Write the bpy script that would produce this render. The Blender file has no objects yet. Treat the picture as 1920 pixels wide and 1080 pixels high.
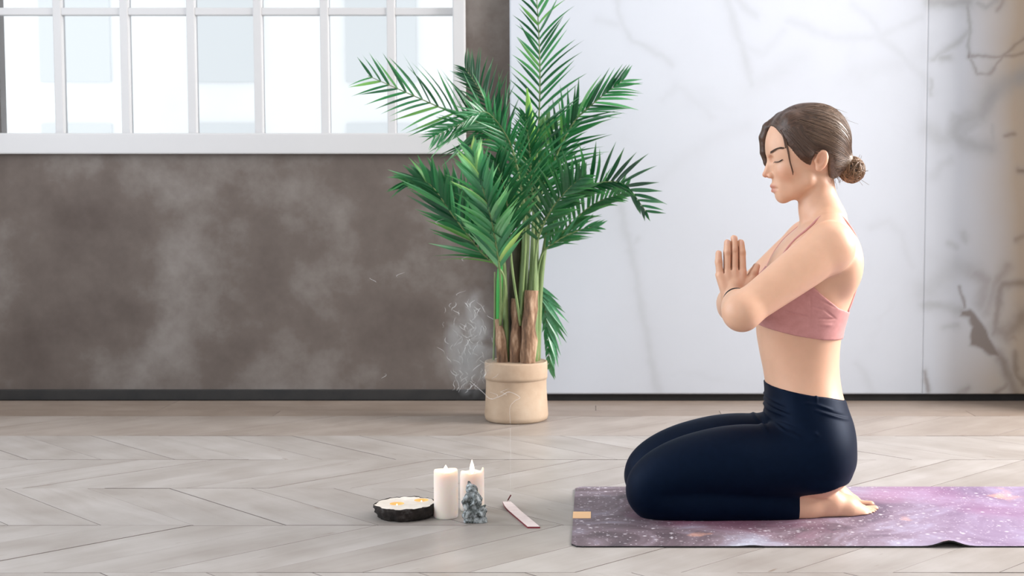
import bpy, bmesh, math, random
import numpy as np
from mathutils import Vector, Matrix

random.seed(7)
rng = np.random.default_rng(7)
S = bpy.context.scene
COL = S.collection

# ------------------------------------------------------------------ camera
F_PX, CX, CY = 2487.0, 1115.0, 540.0
CAM_H = 0.758
TILT = math.atan(160.0 / F_PX)
cam_data = bpy.data.cameras.new('camera')
cam_data.sensor_width = 36.0
cam_data.lens = F_PX * 36.0 / 1920.0
cam_data.shift_x = -(CX - 960.0) / 1920.0
cam_data.clip_end = 200
cam_data.dof.use_dof = True
cam_data.dof.focus_distance = 3.2
cam_data.dof.aperture_fstop = 7.0
cam = bpy.data.objects.new('camera', cam_data)
COL.objects.link(cam)
cam.location = (0, 0, CAM_H)
cam.rotation_euler = (math.pi / 2 - TILT, 0, 0)
S.camera = cam
CT, ST = math.cos(TILT), math.sin(TILT)

# ------------------------------------------------------------------ world, light, exposure
S.view_settings.view_transform = 'Standard'
S.view_settings.look = 'None'
S.view_settings.gamma = 1.0
S.view_settings.use_curve_mapping = False
S.view_settings.exposure = -0.45

world = bpy.data.worlds.new('overcast_sky')
S.world = world
world.use_nodes = True
_bg = world.node_tree.nodes['Background']
_bg.inputs[0].default_value = (0.93, 0.96, 1.0, 1)
_bg.inputs[1].default_value = 2.0


def window_light(name, loc, rot, sx, sy, power, color):
    """daylight entering through one of the room's windows"""
    l = bpy.data.lights.new(name, 'AREA')
    l.shape = 'RECTANGLE'
    l.size, l.size_y = sx, sy
    l.energy = power
    l.color = color
    o = bpy.data.objects.new(name, l)
    COL.objects.link(o)
    o.location = loc
    o.rotation_euler = rot
    return o


R90 = math.pi / 2
window_light('daylight_right', (3.50, 3.85, 1.95), (0, R90, 0), 1.7, 1.6, 460, (1.0, 0.96, 0.93))
window_light('daylight_left', (-2.84, 2.9, 1.55), (0, -R90, 0), 2.1, 2.7, 90, (0.84, 0.92, 1.0))
window_light('daylight_rear', (0.0, -1.40, 1.6), (R90, 0, 0), 3.6, 2.1, 12, (0.97, 0.98, 1.0))


# ------------------------------------------------------------------ pixel <-> place
def ray(u, v):
    a, b = u - CX, CY - v
    return np.array([a, F_PX * CT + b * ST, -F_PX * ST + b * CT])


def P(u, v, Y):
    """point at depth Y seen at pixel (u, v)"""
    d = ray(u, v)
    return np.array([0, 0, CAM_H]) + d * (Y / d[1])


def G(u, v, z=0.0):
    """point on the horizontal plane z seen at pixel (u, v)"""
    d = ray(u, v)
    return np.array([0, 0, CAM_H]) + d * ((z - CAM_H) / d[2])


# ------------------------------------------------------------------ object helpers
def mesh_from(name, verts, faces, mat=None, smooth=True):
    me = bpy.data.meshes.new(name)
    verts = np.asarray(verts, dtype=np.float64)
    if isinstance(faces, np.ndarray) and faces.ndim == 2:
        nv, nf, k = len(verts), len(faces), faces.shape[1]
        me.vertices.add(nv)
        me.vertices.foreach_set('co', verts.astype(np.float32).ravel())
        me.loops.add(nf * k)
        me.loops.foreach_set('vertex_index', faces.astype(np.int32).ravel())
        me.polygons.add(nf)
        me.polygons.foreach_set('loop_start', np.arange(0, nf * k, k, dtype=np.int32))
        me.update(calc_edges=True)
        me.validate()
    else:
        me.from_pydata([tuple(v) for v in verts], [], [tuple(int(i) for i in f) for f in faces])
        me.update()
    if smooth:
        me.polygons.foreach_set('use_smooth', np.ones(len(me.polygons), dtype=bool))
    if mat:
        me.materials.append(mat)
    return me


def world_loc(o):
    l = Vector((0, 0, 0))
    while o is not None:
        l = l + o.location
        o = o.parent
    return l


def obj(name, verts, faces, mat, parent=None, loc=None, smooth=True):
    """mesh object from world-space vertices; loc is its origin in the world"""
    pl = world_loc(parent) if parent else Vector((0, 0, 0))
    if loc is None:
        loc = pl
    loc = Vector(loc)
    v = np.asarray(verts, dtype=np.float64) - np.array(loc)
    o = bpy.data.objects.new(name, mesh_from(name, v, faces, mat, smooth))
    COL.objects.link(o)
    if parent:
        o.parent = parent
    o.location = loc - pl
    return o


def empty(name, loc):
    o = bpy.data.objects.new(name, None)
    o.empty_display_size = 0.05
    COL.objects.link(o)
    o.location = loc
    return o


def tag(o, label=None, cat=None, group=None, kind=None):
    if label: o['label'] = label
    if cat: o['category'] = cat
    if group: o['group'] = group
    if kind: o['kind'] = kind
    return o


class MB:
    """collects simple shapes into one mesh"""
    def __init__(s):
        s.v, s.f = [], []

    def add(s, v, f):
        o = len(s.v)
        s.v += [tuple(p) for p in v]
        s.f += [tuple(i + o for i in q) for q in f]
        return s

    def box(s, lo, hi, bev=0.0):
        x0, y0, z0 = lo
        x1, y1, z1 = hi
        if bev <= 0:
            v = [(x, y, z) for z in (z0, z1) for y in (y0, y1) for x in (x0, x1)]
            f = [(0, 2, 3, 1), (4, 5, 7, 6), (0, 1, 5, 4), (2, 6, 7, 3), (0, 4, 6, 2), (1, 3, 7, 5)]
            return s.add(v, f)
        bm = bmesh.new()
        bmesh.ops.create_cube(bm, size=1.0)
        for q in bm.verts:
            q.co = Vector(((x0 + x1) / 2 + q.co.x * (x1 - x0), (y0 + y1) / 2 + q.co.y * (y1 - y0),
                           (z0 + z1) / 2 + q.co.z * (z1 - z0)))
        bmesh.ops.bevel(bm, geom=list(bm.edges), offset=bev, segments=2, affect='EDGES', profile=0.6)
        bm.verts.index_update()
        v = [q.co[:] for q in bm.verts]
        f = [[l.index for l in p.verts] for p in bm.faces]
        bm.free()
        return s.add(v, f)

    def tube(s, pts, radii, n=8, cap=True, flat=1.0):
        pts = [np.array(p, float) for p in pts]
        if np.isscalar(radii): radii = [radii] * len(pts)
        m = len(pts)
        v, f = [], []
        prev = None
        for i in range(m):
            t = pts[min(i + 1, m - 1)] - pts[max(i - 1, 0)]
            t = t / (np.linalg.norm(t) + 1e-12)
            if prev is None:
                a = np.array([0, 0, 1.0]) if abs(t[2]) < 0.9 else np.array([1.0, 0, 0])
            else:
                a = prev
            b = a - t * np.dot(a, t)
            b /= np.linalg.norm(b) + 1e-12
            prev = b
            c = np.cross(t, b)
            for k in range(n):
                an = 2 * math.pi * k / n
                v.append(pts[i] + radii[i] * (b * math.cos(an) + c * math.sin(an) * flat))
        for i in range(m - 1):
            for k in range(n):
                k2 = (k + 1) % n
                f.append((i * n + k, i * n + k2, (i + 1) * n + k2, (i + 1) * n + k))
        if cap:
            f.append(tuple(range(n - 1, -1, -1)))
            f.append(tuple((m - 1) * n + k for k in range(n)))
        return s.add(v, f)

    def lathe(s, c, prof, n=32):
        """prof: (r, z) from bottom to top; closes at r == 0"""
        v, f = [], []
        m = len(prof)
        for r, z in prof:
            for k in range(n):
                an = 2 * math.pi * k / n
                v.append((c[0] + r * math.cos(an), c[1] + r * math.sin(an), c[2] + z))
        for i in range(m - 1):
            for k in range(n):
                k2 = (k + 1) % n
                f.append((i * n + k, i * n + k2, (i + 1) * n + k2, (i + 1) * n + k))
        f.append(tuple(range(n - 1, -1, -1)))
        f.append(tuple((m - 1) * n + k for k in range(n)))
        return s.add(v, f)

    def build(s, name, mat, parent=None, loc=None, smooth=False):
        return obj(name, np.array(s.v), s.f, mat, parent, loc, smooth)


def spline(pts, n):
    """Catmull-Rom through control points (any dimension)"""
    p = np.array(pts, float)
    p = np.vstack([2 * p[0] - p[1], p, 2 * p[-1] - p[-2]])
    m = len(p) - 3
    out = []
    for i in range(n):
        t = i / (n - 1) * m
        k = min(int(t), m - 1)
        t -= k
        a, b, c, d = p[k], p[k + 1], p[k + 2], p[k + 3]
        out.append(0.5 * (2 * b + (c - a) * t + (2 * a - 5 * b + 4 * c - d) * t ** 2 + (3 * b - a - 3 * c + d) * t ** 3))
    return np.array(out)


# ------------------------------------------------------------------ value noise in numpy
_perm = np.random.default_rng(3).random((64, 64, 64)).astype(np.float32)


def vnoise(x, y, z):
    x, y, z = np.broadcast_arrays(x, y, z)
    xi, yi, zi = np.floor(x).astype(int), np.floor(y).astype(int), np.floor(z).astype(int)
    fx, fy, fz = x - xi, y - yi, z - zi
    fx, fy, fz = [t * t * (3 - 2 * t) for t in (fx, fy, fz)]
    r = 0
    for a in (0, 1):
        for b in (0, 1):
            for c in (0, 1):
                w = (fx if a else 1 - fx) * (fy if b else 1 - fy) * (fz if c else 1 - fz)
                r = r + w * _perm[(xi + a) & 63, (yi + b) & 63, (zi + c) & 63]
    return r * 2 - 1


def fbm(x, y, z, o=4):
    r, a = 0, 0.5
    for i in range(o):
        r = r + a * vnoise(x * 2 ** i + 7.3 * i, y * 2 ** i + 3.1 * i, z * 2 ** i + 1.7 * i)
        a *= 0.5
    return r


# ------------------------------------------------------------------ materials
def new_mat(name):
    m = bpy.data.materials.new(name)
    m.use_nodes = True
    nt = m.node_tree
    b = nt.nodes['Principled BSDF']
    return m, nt, b


def pmat(name, col, rough=0.6, **kw):
    m, nt, b = new_mat(name)
    b.inputs['Base Color'].default_value = (*col, 1)
    b.inputs['Roughness'].default_value = rough
    for k, v in kw.items():
        b.inputs[k.replace('_', ' ')].default_value = v
    return m


def nd(nt, typ, **kw):
    n = nt.nodes.new(typ)
    for k, v in kw.items():
        if k.startswith('i_'):
            key = k[2:].replace('_', ' ')
            n.inputs[key].default_value = v
        else:
            setattr(n, k, v)
    return n


def ramp(nt, fac, stops):
    r = nt.nodes.new('ShaderNodeValToRGB')
    els = r.color_ramp.elements
    while len(els) < len(stops): els.new(0.5)
    for e, (p, c) in zip(els, stops):
        e.position = p
        e.color = (*c, 1) if len(c) == 3 else c
    nt.links.new(fac, r.inputs[0])
    return r


def mixc(nt, fac, a, b, mode='MIX'):
    m = nt.nodes.new('ShaderNodeMix')
    m.data_type = 'RGBA'
    m.blend_type = mode
    for s, val in ((m.inputs[0], fac), (m.inputs[6], a), (m.inputs[7], b)):
        if isinstance(val, (int, float)): s.default_value = val
        elif isinstance(val, tuple): s.default_value = (*val, 1) if len(val) == 3 else val
        else: nt.links.new(val, s)
    return m.outputs[2]


def bump(nt, b, height, strength=0.3, dist=0.01):
    n = nt.nodes.new('ShaderNodeBump')
    n.inputs['Strength'].default_value = strength
    n.inputs['Distance'].default_value = dist
    nt.links.new(height, n.inputs['Height'])
    nt.links.new(n.outputs[0], b.inputs['Normal'])
    return n


def noise_mat(name, stops, scale=5, detail=6, rough=0.8, stretch=(1, 1, 1), bstr=0.15, coord='Object', bdist=0.01):
    m, nt, b = new_mat(name)
    tc = nd(nt, 'ShaderNodeTexCoord')
    mp = nd(nt, 'ShaderNodeMapping')
    mp.inputs['Scale'].default_value = stretch
    nt.links.new(tc.outputs[coord], mp.inputs[0])
    n = nd(nt, 'ShaderNodeTexNoise', i_Scale=scale, i_Detail=detail, i_Roughness=0.6)
    nt.links.new(mp.outputs[0], n.inputs['Vector'])
    r = ramp(nt, n.outputs[0], stops)
    nt.links.new(r.outputs[0], b.inputs['Base Color'])
    b.inputs['Roughness'].default_value = rough
    if bstr: bump(nt, b, n.outputs[0], bstr, bdist)
    return m

# ================================================================== THE ROOM
WALL_Y, PANEL_Y = 5.08, 5.04
XL, XR, YR, ZC = -2.9, 3.6, -1.5, 3.1
PIER_X = 1.74

M_plaster = noise_mat('raw_plaster', [(0.25, (0.058, 0.043, 0.037)), (0.48, (0.105, 0.085, 0.075)), (0.75, (0.23, 0.212, 0.20))],
                      scale=2.2, detail=8, rough=0.9, bstr=0.25)
M_white_wall = noise_mat('white_plaster', [(0.3, (0.72, 0.71, 0.70)), (0.7, (0.82, 0.81, 0.80))], scale=3, rough=0.9, bstr=0.1)
M_white_paint = pmat('white_gloss_paint', (0.47, 0.47, 0.48), 0.5)
M_black_trim = noise_mat('black_skirting', [(0.3, (0.006, 0.006, 0.007)), (0.8, (0.02, 0.018, 0.017))], scale=12, rough=0.7, bstr=0.1)
M_base = noise_mat('subfloor', [(0.3, (0.34, 0.30, 0.27)), (0.7, (0.48, 0.45, 0.42))], scale=4, rough=0.6, bstr=0.1)
M_gap = noise_mat('plank_joint_dirt', [(0.3, (0.13, 0.11, 0.10)), (0.7, (0.22, 0.19, 0.175))], scale=20, rough=0.9)


def struct(o):
    o['kind'] = 'structure'
    return o


def M_glass():
    m = bpy.data.materials.new('window_glass')
    m.use_nodes = True
    nt = m.node_tree
    nt.nodes.remove(nt.nodes['Principled BSDF'])
    out = nt.nodes['Material Output']
    t = nd(nt, 'ShaderNodeBsdfTransparent')
    t.inputs[0].default_value = (0.95, 0.97, 0.97, 1)
    g = nd(nt, 'ShaderNodeBsdfGlossy', i_Roughness=0.03)
    fr = nd(nt, 'ShaderNodeFresnel', i_IOR=1.45)
    mx = nd(nt, 'ShaderNodeMixShader')
    nt.links.new(fr.outputs[0], mx.inputs[0])
    nt.links.new(t.outputs[0], mx.inputs[1])
    nt.links.new(g.outputs[0], mx.inputs[2])
    nt.links.new(mx.outputs[0], out.inputs[0])
    return m


GLASS = M_glass()

# floor base
fl = MB().box((XL, YR, -0.08), (XR, WALL_Y + 0.1, -0.006))
floor = struct(fl.build('floor', M_gap))


# planks, laid as chevrons in rows parallel to the back wall
def plank_material(name='bleached_oak', tint=(1, 1, 1)):
    m, nt, b = new_mat(name)
    uv = nd(nt, 'ShaderNodeTexCoord')
    oi = nd(nt, 'ShaderNodeObjectInfo')
    off = nd(nt, 'ShaderNodeVectorMath', operation='SCALE')
    off.inputs[0].default_value = (37.0, 17.0, 5.0)
    nt.links.new(oi.outputs['Random'], off.inputs['Scale'])
    add = nd(nt, 'ShaderNodeVectorMath', operation='ADD')
    nt.links.new(uv.outputs['UV'], add.inputs[0])
    nt.links.new(off.outputs[0], add.inputs[1])
    mp = nd(nt, 'ShaderNodeMapping')
    mp.inputs['Scale'].default_value = (1.6, 14.0, 1.0)
    nt.links.new(add.outputs[0], mp.inputs[0])
    g = nd(nt, 'ShaderNodeTexNoise', i_Scale=1.0, i_Detail=7.0, i_Roughness=0.65, i_Distortion=0.6)
    nt.links.new(mp.outputs[0], g.inputs['Vector'])
    n2 = nd(nt, 'ShaderNodeTexNoise', i_Scale=6.0, i_Detail=4.0)
    nt.links.new(add.outputs[0], n2.inputs['Vector'])
    c1 = ramp(nt, g.outputs[0], [(0.2, (0.285, 0.258, 0.240)), (0.5, (0.345, 0.322, 0.308)), (0.8, (0.395, 0.375, 0.365))])
    c2 = ramp(nt, n2.outputs[0], [(0.35, (0.84, 0.82, 0.80)), (0.65, (1.0, 1.0, 1.0))])
    c = mixc(nt, 1.0, c1.outputs[0], c2.outputs[0], 'MULTIPLY')
    tone = ramp(nt, oi.outputs['Random'], [(0.0, (0.93, 0.92, 0.91)), (1.0, (1.03, 1.03, 1.03))])
    c = mixc(nt, 1.0, c, tone.outputs[0], 'MULTIPLY')
    # worn dark nicks
    v = nd(nt, 'ShaderNodeTexNoise', i_Scale=9.0, i_Detail=3.0)
    mp2 = nd(nt, 'ShaderNodeMapping')
    mp2.inputs['Scale'].default_value = (1.0, 5.0, 1.0)
    nt.links.new(add.outputs[0], mp2.inputs[0])
    nt.links.new(mp2.outputs[0], v.inputs['Vector'])
    k = ramp(nt, v.outputs[0], [(0.70, (0, 0, 0)), (0.76, (1, 1, 1))])
    c = mixc(nt, k.outputs[0], c, (0.20, 0.16, 0.13))
    c = mixc(nt, 1.0, c, tint, 'MULTIPLY')
    nt.links.new(c, b.inputs['Base Color'])
    b.inputs['Roughness'].default_value = 0.42
    b.inputs['Specular IOR Level'].default_value = 0.55
    bump(nt, b, g.outputs[0], 0.12, 0.004)
    return m


M_PLANK = plank_material()
M_BORDER = plank_material('shaded_border_oak', (0.74, 0.64, 0.56))  # brown tint on the border boards stands in for shade along the wall
M_INNER = plank_material('part_shaded_oak', (0.88, 0.82, 0.77))  # weaker tint, carries that painted shade into the last chevron row


def plank_mesh(name, quad, along, across, mat=None):
    """chamfered board from a floor quad (counter-clockwise), local coordinates"""
    q = np.array(quad, float)
    c = q.mean(0)
    def inset(d):
        out = []
        for i in range(4):
            e0, e1 = q[i] - q[i - 1], q[(i + 1) % 4] - q[i]
            e0, e1 = e0 / np.linalg.norm(e0), e1 / np.linalg.norm(e1)
            out.append(q[i] + (e1 - e0) * d / abs(e0[0] * e1[1] - e0[1] * e1[0]))
        return np.array(out)
    a, b2 = inset(0.0008), inset(0.0010)
    v = [(x, y, -0.010) for x, y in a] + [(x, y, -0.0002) for x, y in a] + [(x, y, 0.0) for x, y in b2]
    f = []
    for l in (0, 4):
        for i in range(4):
            j = (i + 1) % 4
            f.append((l + i, l + j, l + 4 + j, l + 4 + i))
    f.append((8, 9, 10, 11))
    me = mesh_from(name, v, f, mat or M_PLANK, smooth=False)
    me.materials.append(M_gap)
    for pgn in me.polygons: pgn.material_index = 0 if pgn.normal.z > 0.9 else 1
    uvl = me.uv_layers.new(name='UVMap')
    al, ac = np.array(along, float), np.array(across, float)
    for lp in me.loops:
        p = np.array(v[lp.vertex_index][:2])
        uvl.data[lp.index].uv = (float(p @ al), float(p @ ac))
    return me


ROW_D, PW = 0.40, 0.218
ROWS = [1.48, 1.88, 2.28, 2.68, 3.08, 3.485, 3.88, 4.28, 4.68]
r2 = math.sqrt(0.5)
for j in range(len(ROWS) - 1):
    y0, y1 = ROWS[j], ROWS[j + 1]
    d = y1 - y0
    s = 1 if (j % 2 == 1) else -1      # rows 2.68, 3.485 .. alternate their slant
    if s > 0:
        quad = [(0, 0), (PW, 0), (PW + d, d), (d, d)]
        me = plank_mesh('plank', quad, (r2, r2), (-r2, r2), M_INNER if j == 7 else None)
    else:
        quad = [(0, 0), (PW, 0), (PW - d, d), (-d, d)]
        me = plank_mesh('plank', quad, (r2, -r2), (r2, r2), M_INNER if j == 7 else None)
    off = {0: 0.02, 1: 0.05, 2: 0.11, 3: 0.03, 4: 0.0, 5: 0.075, 6: 0.14, 7: 0.06}[j]
    for i in range(-20, 24):
        x = -0.29 + off + i * PW
        xs = [x, x + PW, x + s * d, x + PW + s * d]
        if min(xs) < XL + 0.005 or max(xs) > XR - 0.005: continue
        o = bpy.data.objects.new('plank', me)
        COL.objects.link(o)
        o.parent = floor
        o.location = (x, y0, random.uniform(-0.0006, 0.0006))
# straight border boards along the wall
yb = 4.68
for k in range(3):
    w = (5.05 - 4.68) / 3
    xx = XL + 0.004
    i = 0
    while xx < XR - 0.1:
        L = min([1.35, 1.05, 1.6, 0.9][(i + k) % 4] if i else [0.7, 1.3, 0.4][k], XR - 0.004 - xx)
        me = plank_mesh('plank', [(0, 0), (L, 0), (L, w), (0, w)], (1, 0), (0, 1), M_BORDER)
        o = bpy.data.objects.new('plank', me)
        COL.objects.link(o)
        o.parent = floor
        o.location = (xx, yb + k * w, 0)
        xx += L
        i += 1
# boards behind the camera, one plain surface
struct(MB().box((XL, YR, -0.0055), (XR, 1.48, 0.0)).build('floor_rear', M_base))

# back wall around the window opening
wx0 = P(-40, 200, WALL_Y)[0]
wx1 = P(874, 200, WALL_Y)[0]
wz0 = P(700, 289, WALL_Y)[2]
wz1 = wz0 + 0.09 + 3 * 0.482 + 0.06
wb = MB()
wb.box((XL, WALL_Y, -0.02), (XR, WALL_Y + 0.24, wz0))
wb.box((XL, WALL_Y, wz1), (XR, WALL_Y + 0.24, ZC))
wb.box((XL, WALL_Y, wz0), (wx0, WALL_Y + 0.24, wz1))
wb.box((wx1, WALL_Y, wz0), (XR, WALL_Y + 0.24, wz1))
wall_back = struct(wb.build('wall_back', M_plaster))

# window
win = struct(empty('window_1', ((wx0 + wx1) / 2, WALL_Y, wz0)))
PXM = abs(P(1, 0, WALL_Y)[0] - P(0, 0, WALL_Y)[0])
fr = MB()
fy0, fy1 = WALL_Y - 0.012, WALL_Y + 0.07
gx1 = P(850, 200, WALL_Y)[0]
gz0 = P(800, 250, WALL_Y)[2]
gz1 = wz1 - 0.06
gx0 = wx0 + (wx1 - gx1)
fr.box((wx0, fy0, wz0), (gx0, fy1, wz1), 0.006)
fr.box((gx1, fy0, wz0), (wx1, fy1, wz1), 0.006)
fr.box((gx0 - 0.002, fy0 + 0.002, gz1), (gx1 + 0.002, fy1, wz1), 0.006)
fr.build('window_frame', M_white_paint, win)
MB().box((wx0 - 0.0, WALL_Y - 0.025, wz0), (wx1 + 0.0, fy1 - 0.004, gz0), 0.006).build('window_sill', M_white_paint, win)
ncol = 6
xs = [P(733 - 125 * k, 200, WALL_Y)[0] for k in range(0, 8)]
xs = [x for x in xs if x > gx0 + 0.08]
bars = [gx1] + xs + [gx0]
mw = 0.016
zs = [gz0, gz0 + 0.462, gz0 + 0.462 * 2, gz1]
for x in xs:
    wmul = 1.0
    MB().box((x - mw, WALL_Y + 0.012, gz0 - 0.004), (x + mw, WALL_Y + 0.055, gz1 + 0.004), 0.004).build('glazing_bar', M_white_paint, win)
for z in zs[1:-1]:
    MB().box((gx0, WALL_Y + 0.016, z - 0.014), (gx1, WALL_Y + 0.050, z + 0.014), 0.004).build('glazing_bar', M_white_paint, win)
for i in range(len(bars) - 1):
    for k in range(len(zs) - 1):
        xa, xb = bars[i + 1], bars[i]
        v = [(xa, WALL_Y + 0.036, zs[k]), (xb, WALL_Y + 0.036, zs[k]), (xb, WALL_Y + 0.036, zs[k + 1]), (xa, WALL_Y + 0.036, zs[k + 1])]
        obj('pane', v, [(0, 1, 2, 3)], GLASS, win, smooth=False)


# marble-veined panels in front of the plaster
def seg_dist(X, Z, pts):
    d = np.full(X.shape, 9999.0)
    for (a, b) in zip(pts[:-1], pts[1:]):
        a, b = np.array(a), np.array(b)
        ab = b - a
        t = np.clip(((X - a[0]) * ab[0] + (Z - a[1]) * ab[1]) / (ab @ ab), 0, 1)
        d = np.minimum(d, np.hypot(X - a[0] - t * ab[0], Z - a[1] - t * ab[1]))
    return d


def poly_mask(U, V, pts, soft):
    """soft-edged polygon mask"""
    ins = np.zeros(U.shape, bool)
    n = len(pts)
    for i in range(n):
        (x0, y0), (x1, y1) = pts[i], pts[(i + 1) % n]
        c = ((y0 > V) != (y1 > V)) & (U < (x1 - x0) * (V - y0) / (y1 - y0 + 1e-9) + x0)
        ins ^= c
    d = seg_dist(U, V, list(pts) + [pts[0]])
    d = np.where(ins, -d, d)
    return np.clip(0.5 - d / soft, 0, 1)


VEINS = [  # (pixel path, half width px, strength, tint)
    ([(1160, 370), (1172, 430), (1188, 480), (1200, 560), (1216, 640), (1236, 740)], 7, 0.30, 0),
    ([(1180, 470), (1196, 448)], 5, 0.22, 0),
    ([(1155, 0), (1168, 45), (1185, 75), (1215, 92), (1258, 120)], 5, 0.26, 0),
    ([(1120, 38), (1165, 46)], 6, 0.20, 0),
    ([(1360, 0), (1372, 40), (1380, 62), (1392, 82), (1412, 160)], 7, 0.30, 0),
    ([(1384, 0), (1396, 20), (1418, 32)], 7, 0.32, 0),
    ([(1412, 160), (1450, 140), (1500, 110)], 16, 0.16, 0),
    ([(1392, 82), (1430, 105), (1470, 60)], 7, 0.16, 0),
    ([(1240, 185), (1270, 160), (1320, 205), (1330, 220)], 7, 0.14, 0),
    ([(1220, 350), (1280, 300), (1330, 265), (1400, 240)], 10, 0.10, 0),
    ([(1480, 40), (1560, 70), (1650, 65), (1725, 30)], 7, 0.20, 0),
    ([(1650, 70), (1690, 100), (1735, 150), (1745, 175)], 8, 0.22, 0),
    ([(1600, 140), (1680, 120), (1735, 95)], 16, 0.14, 0),
    ([(1600, 10), (1640, 40), (1655, 70)], 6, 0.20, 0),
    ([(1630, 425), (1665, 415), (1690, 440), (1712, 500)], 6, 0.15, 0),
    ([(1605, 680), (1630, 720), (1640, 742)], 6, 0.18, 0),
    ([(1740, 4), (1815, 4)], 10, 0.60, 0),
    ([(1815, 8), (1818, 60), (1815, 107)], 3, 0.65, 0),
    ([(1748, 110), (1770, 90), (1800, 76), (1814, 60)], 5, 0.48, 0),
    ([(1765, 108), (1775, 107)], 7, 0.6, 0),
    ([(1815, 107), (1850, 107), (1920, 98)], 3, 0.45, 1),
    ([(1820, 112), (1834, 140), (1858, 138), (1880, 100), (1920, 70)], 3, 0.45, 1),
    ([(1856, 140), (1862, 130)], 6, 0.5, 0),
    ([(1835, 5), (1850, 15), (1870, 0)], 5, 0.5, 0),
    ([(1870, 20), (1885, 0)], 4, 0.35, 1),
    ([(1925, 140), (1890, 158), (1868, 166), (1852, 185), (1836, 215)], 14, 0.62, 0),
    ([(1836, 215), (1800, 228), (1788, 250), (1812, 268), (1856, 276)], 13, 0.55, 0),
    ([(1860, 235), (1862, 262), (1856, 276)], 4, 0.35, 0),
    ([(1742, 240), (1765, 262), (1800, 262)], 14, 0.32, 0),
    ([(1750, 330), (1764, 310), (1780, 298)], 8, 0.22, 0),
    ([(1742, 150), (1746, 180)], 3, 0.4, 0),
    ([(1885, 254), (1900, 251)], 4, 0.5, 1),
    ([(1740, 545), (1770, 520), (1790, 500), (1815, 505)], 18, 0.34, 0),
    ([(1735, 570), (1780, 575), (1800, 582)], 8, 0.45, 0),
    ([(1802, 540), (1808, 578)], 3, 0.6, 1),
    ([(1805, 440), (1808, 455)], 5, 0.4, 0),
    ([(1780, 460), (1790, 467)], 6, 0.35, 0),
    ([(1830, 515), (1850, 530), (1840, 570)], 12, 0.36, 1),
    ([(1865, 625), (1872, 560), (1885, 535), (1920, 532)], 7, 0.52, 1),
    ([(1850, 585), (1868, 540), (1890, 500)], 10, 0.34, 1),
    ([(1870, 618), (1890, 625), (1920, 590)], 14, 0.48, 1),
    ([(1872, 660), (1890, 700), (1902, 738)], 9, 0.55, 1),
    ([(1902, 660), (1905, 700), (1920, 722)], 5, 0.5, 1),
    ([(1735, 700), (1742, 735)], 4, 0.55, 1),
    ([(1865, 738), (1890, 722)], 4, 0.5, 1),
    ([(1798, 735), (1815, 728)], 5, 0.35, 1),
    ([(1770, 612), (1796, 610)], 6, 0.3, 0),
    ([(1910, 320), (1930, 318)], 4, 0.6, 1),
    ([(1908, 448), (1930, 440)], 5, 0.4, 1),
]
BLOBS = [([(1798, 592), (1800, 582), (1822, 582), (1842, 606), (1862, 640), (1880, 672), (1858, 668), (1840, 655), (1820, 650), (1823, 615), (1815, 600)], 8, 0.78, 2),
         ([(1776, 225), (1780, 210), (1835, 212), (1842, 235), (1820, 250), (1812, 270), (1780, 255)], 14, 0.40, 0),
         ([(1850, 168), (1880, 162), (1872, 185), (1850, 190)], 8, 0.4, 0),
         ([(1737, 470), (1790, 480), (1800, 540), (1740, 560)], 40, 0.14, 0),
         ([(1870, 610), (1890, 605), (1905, 615), (1910, 640), (1880, 640)], 10, 0.35, 2)]


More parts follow.
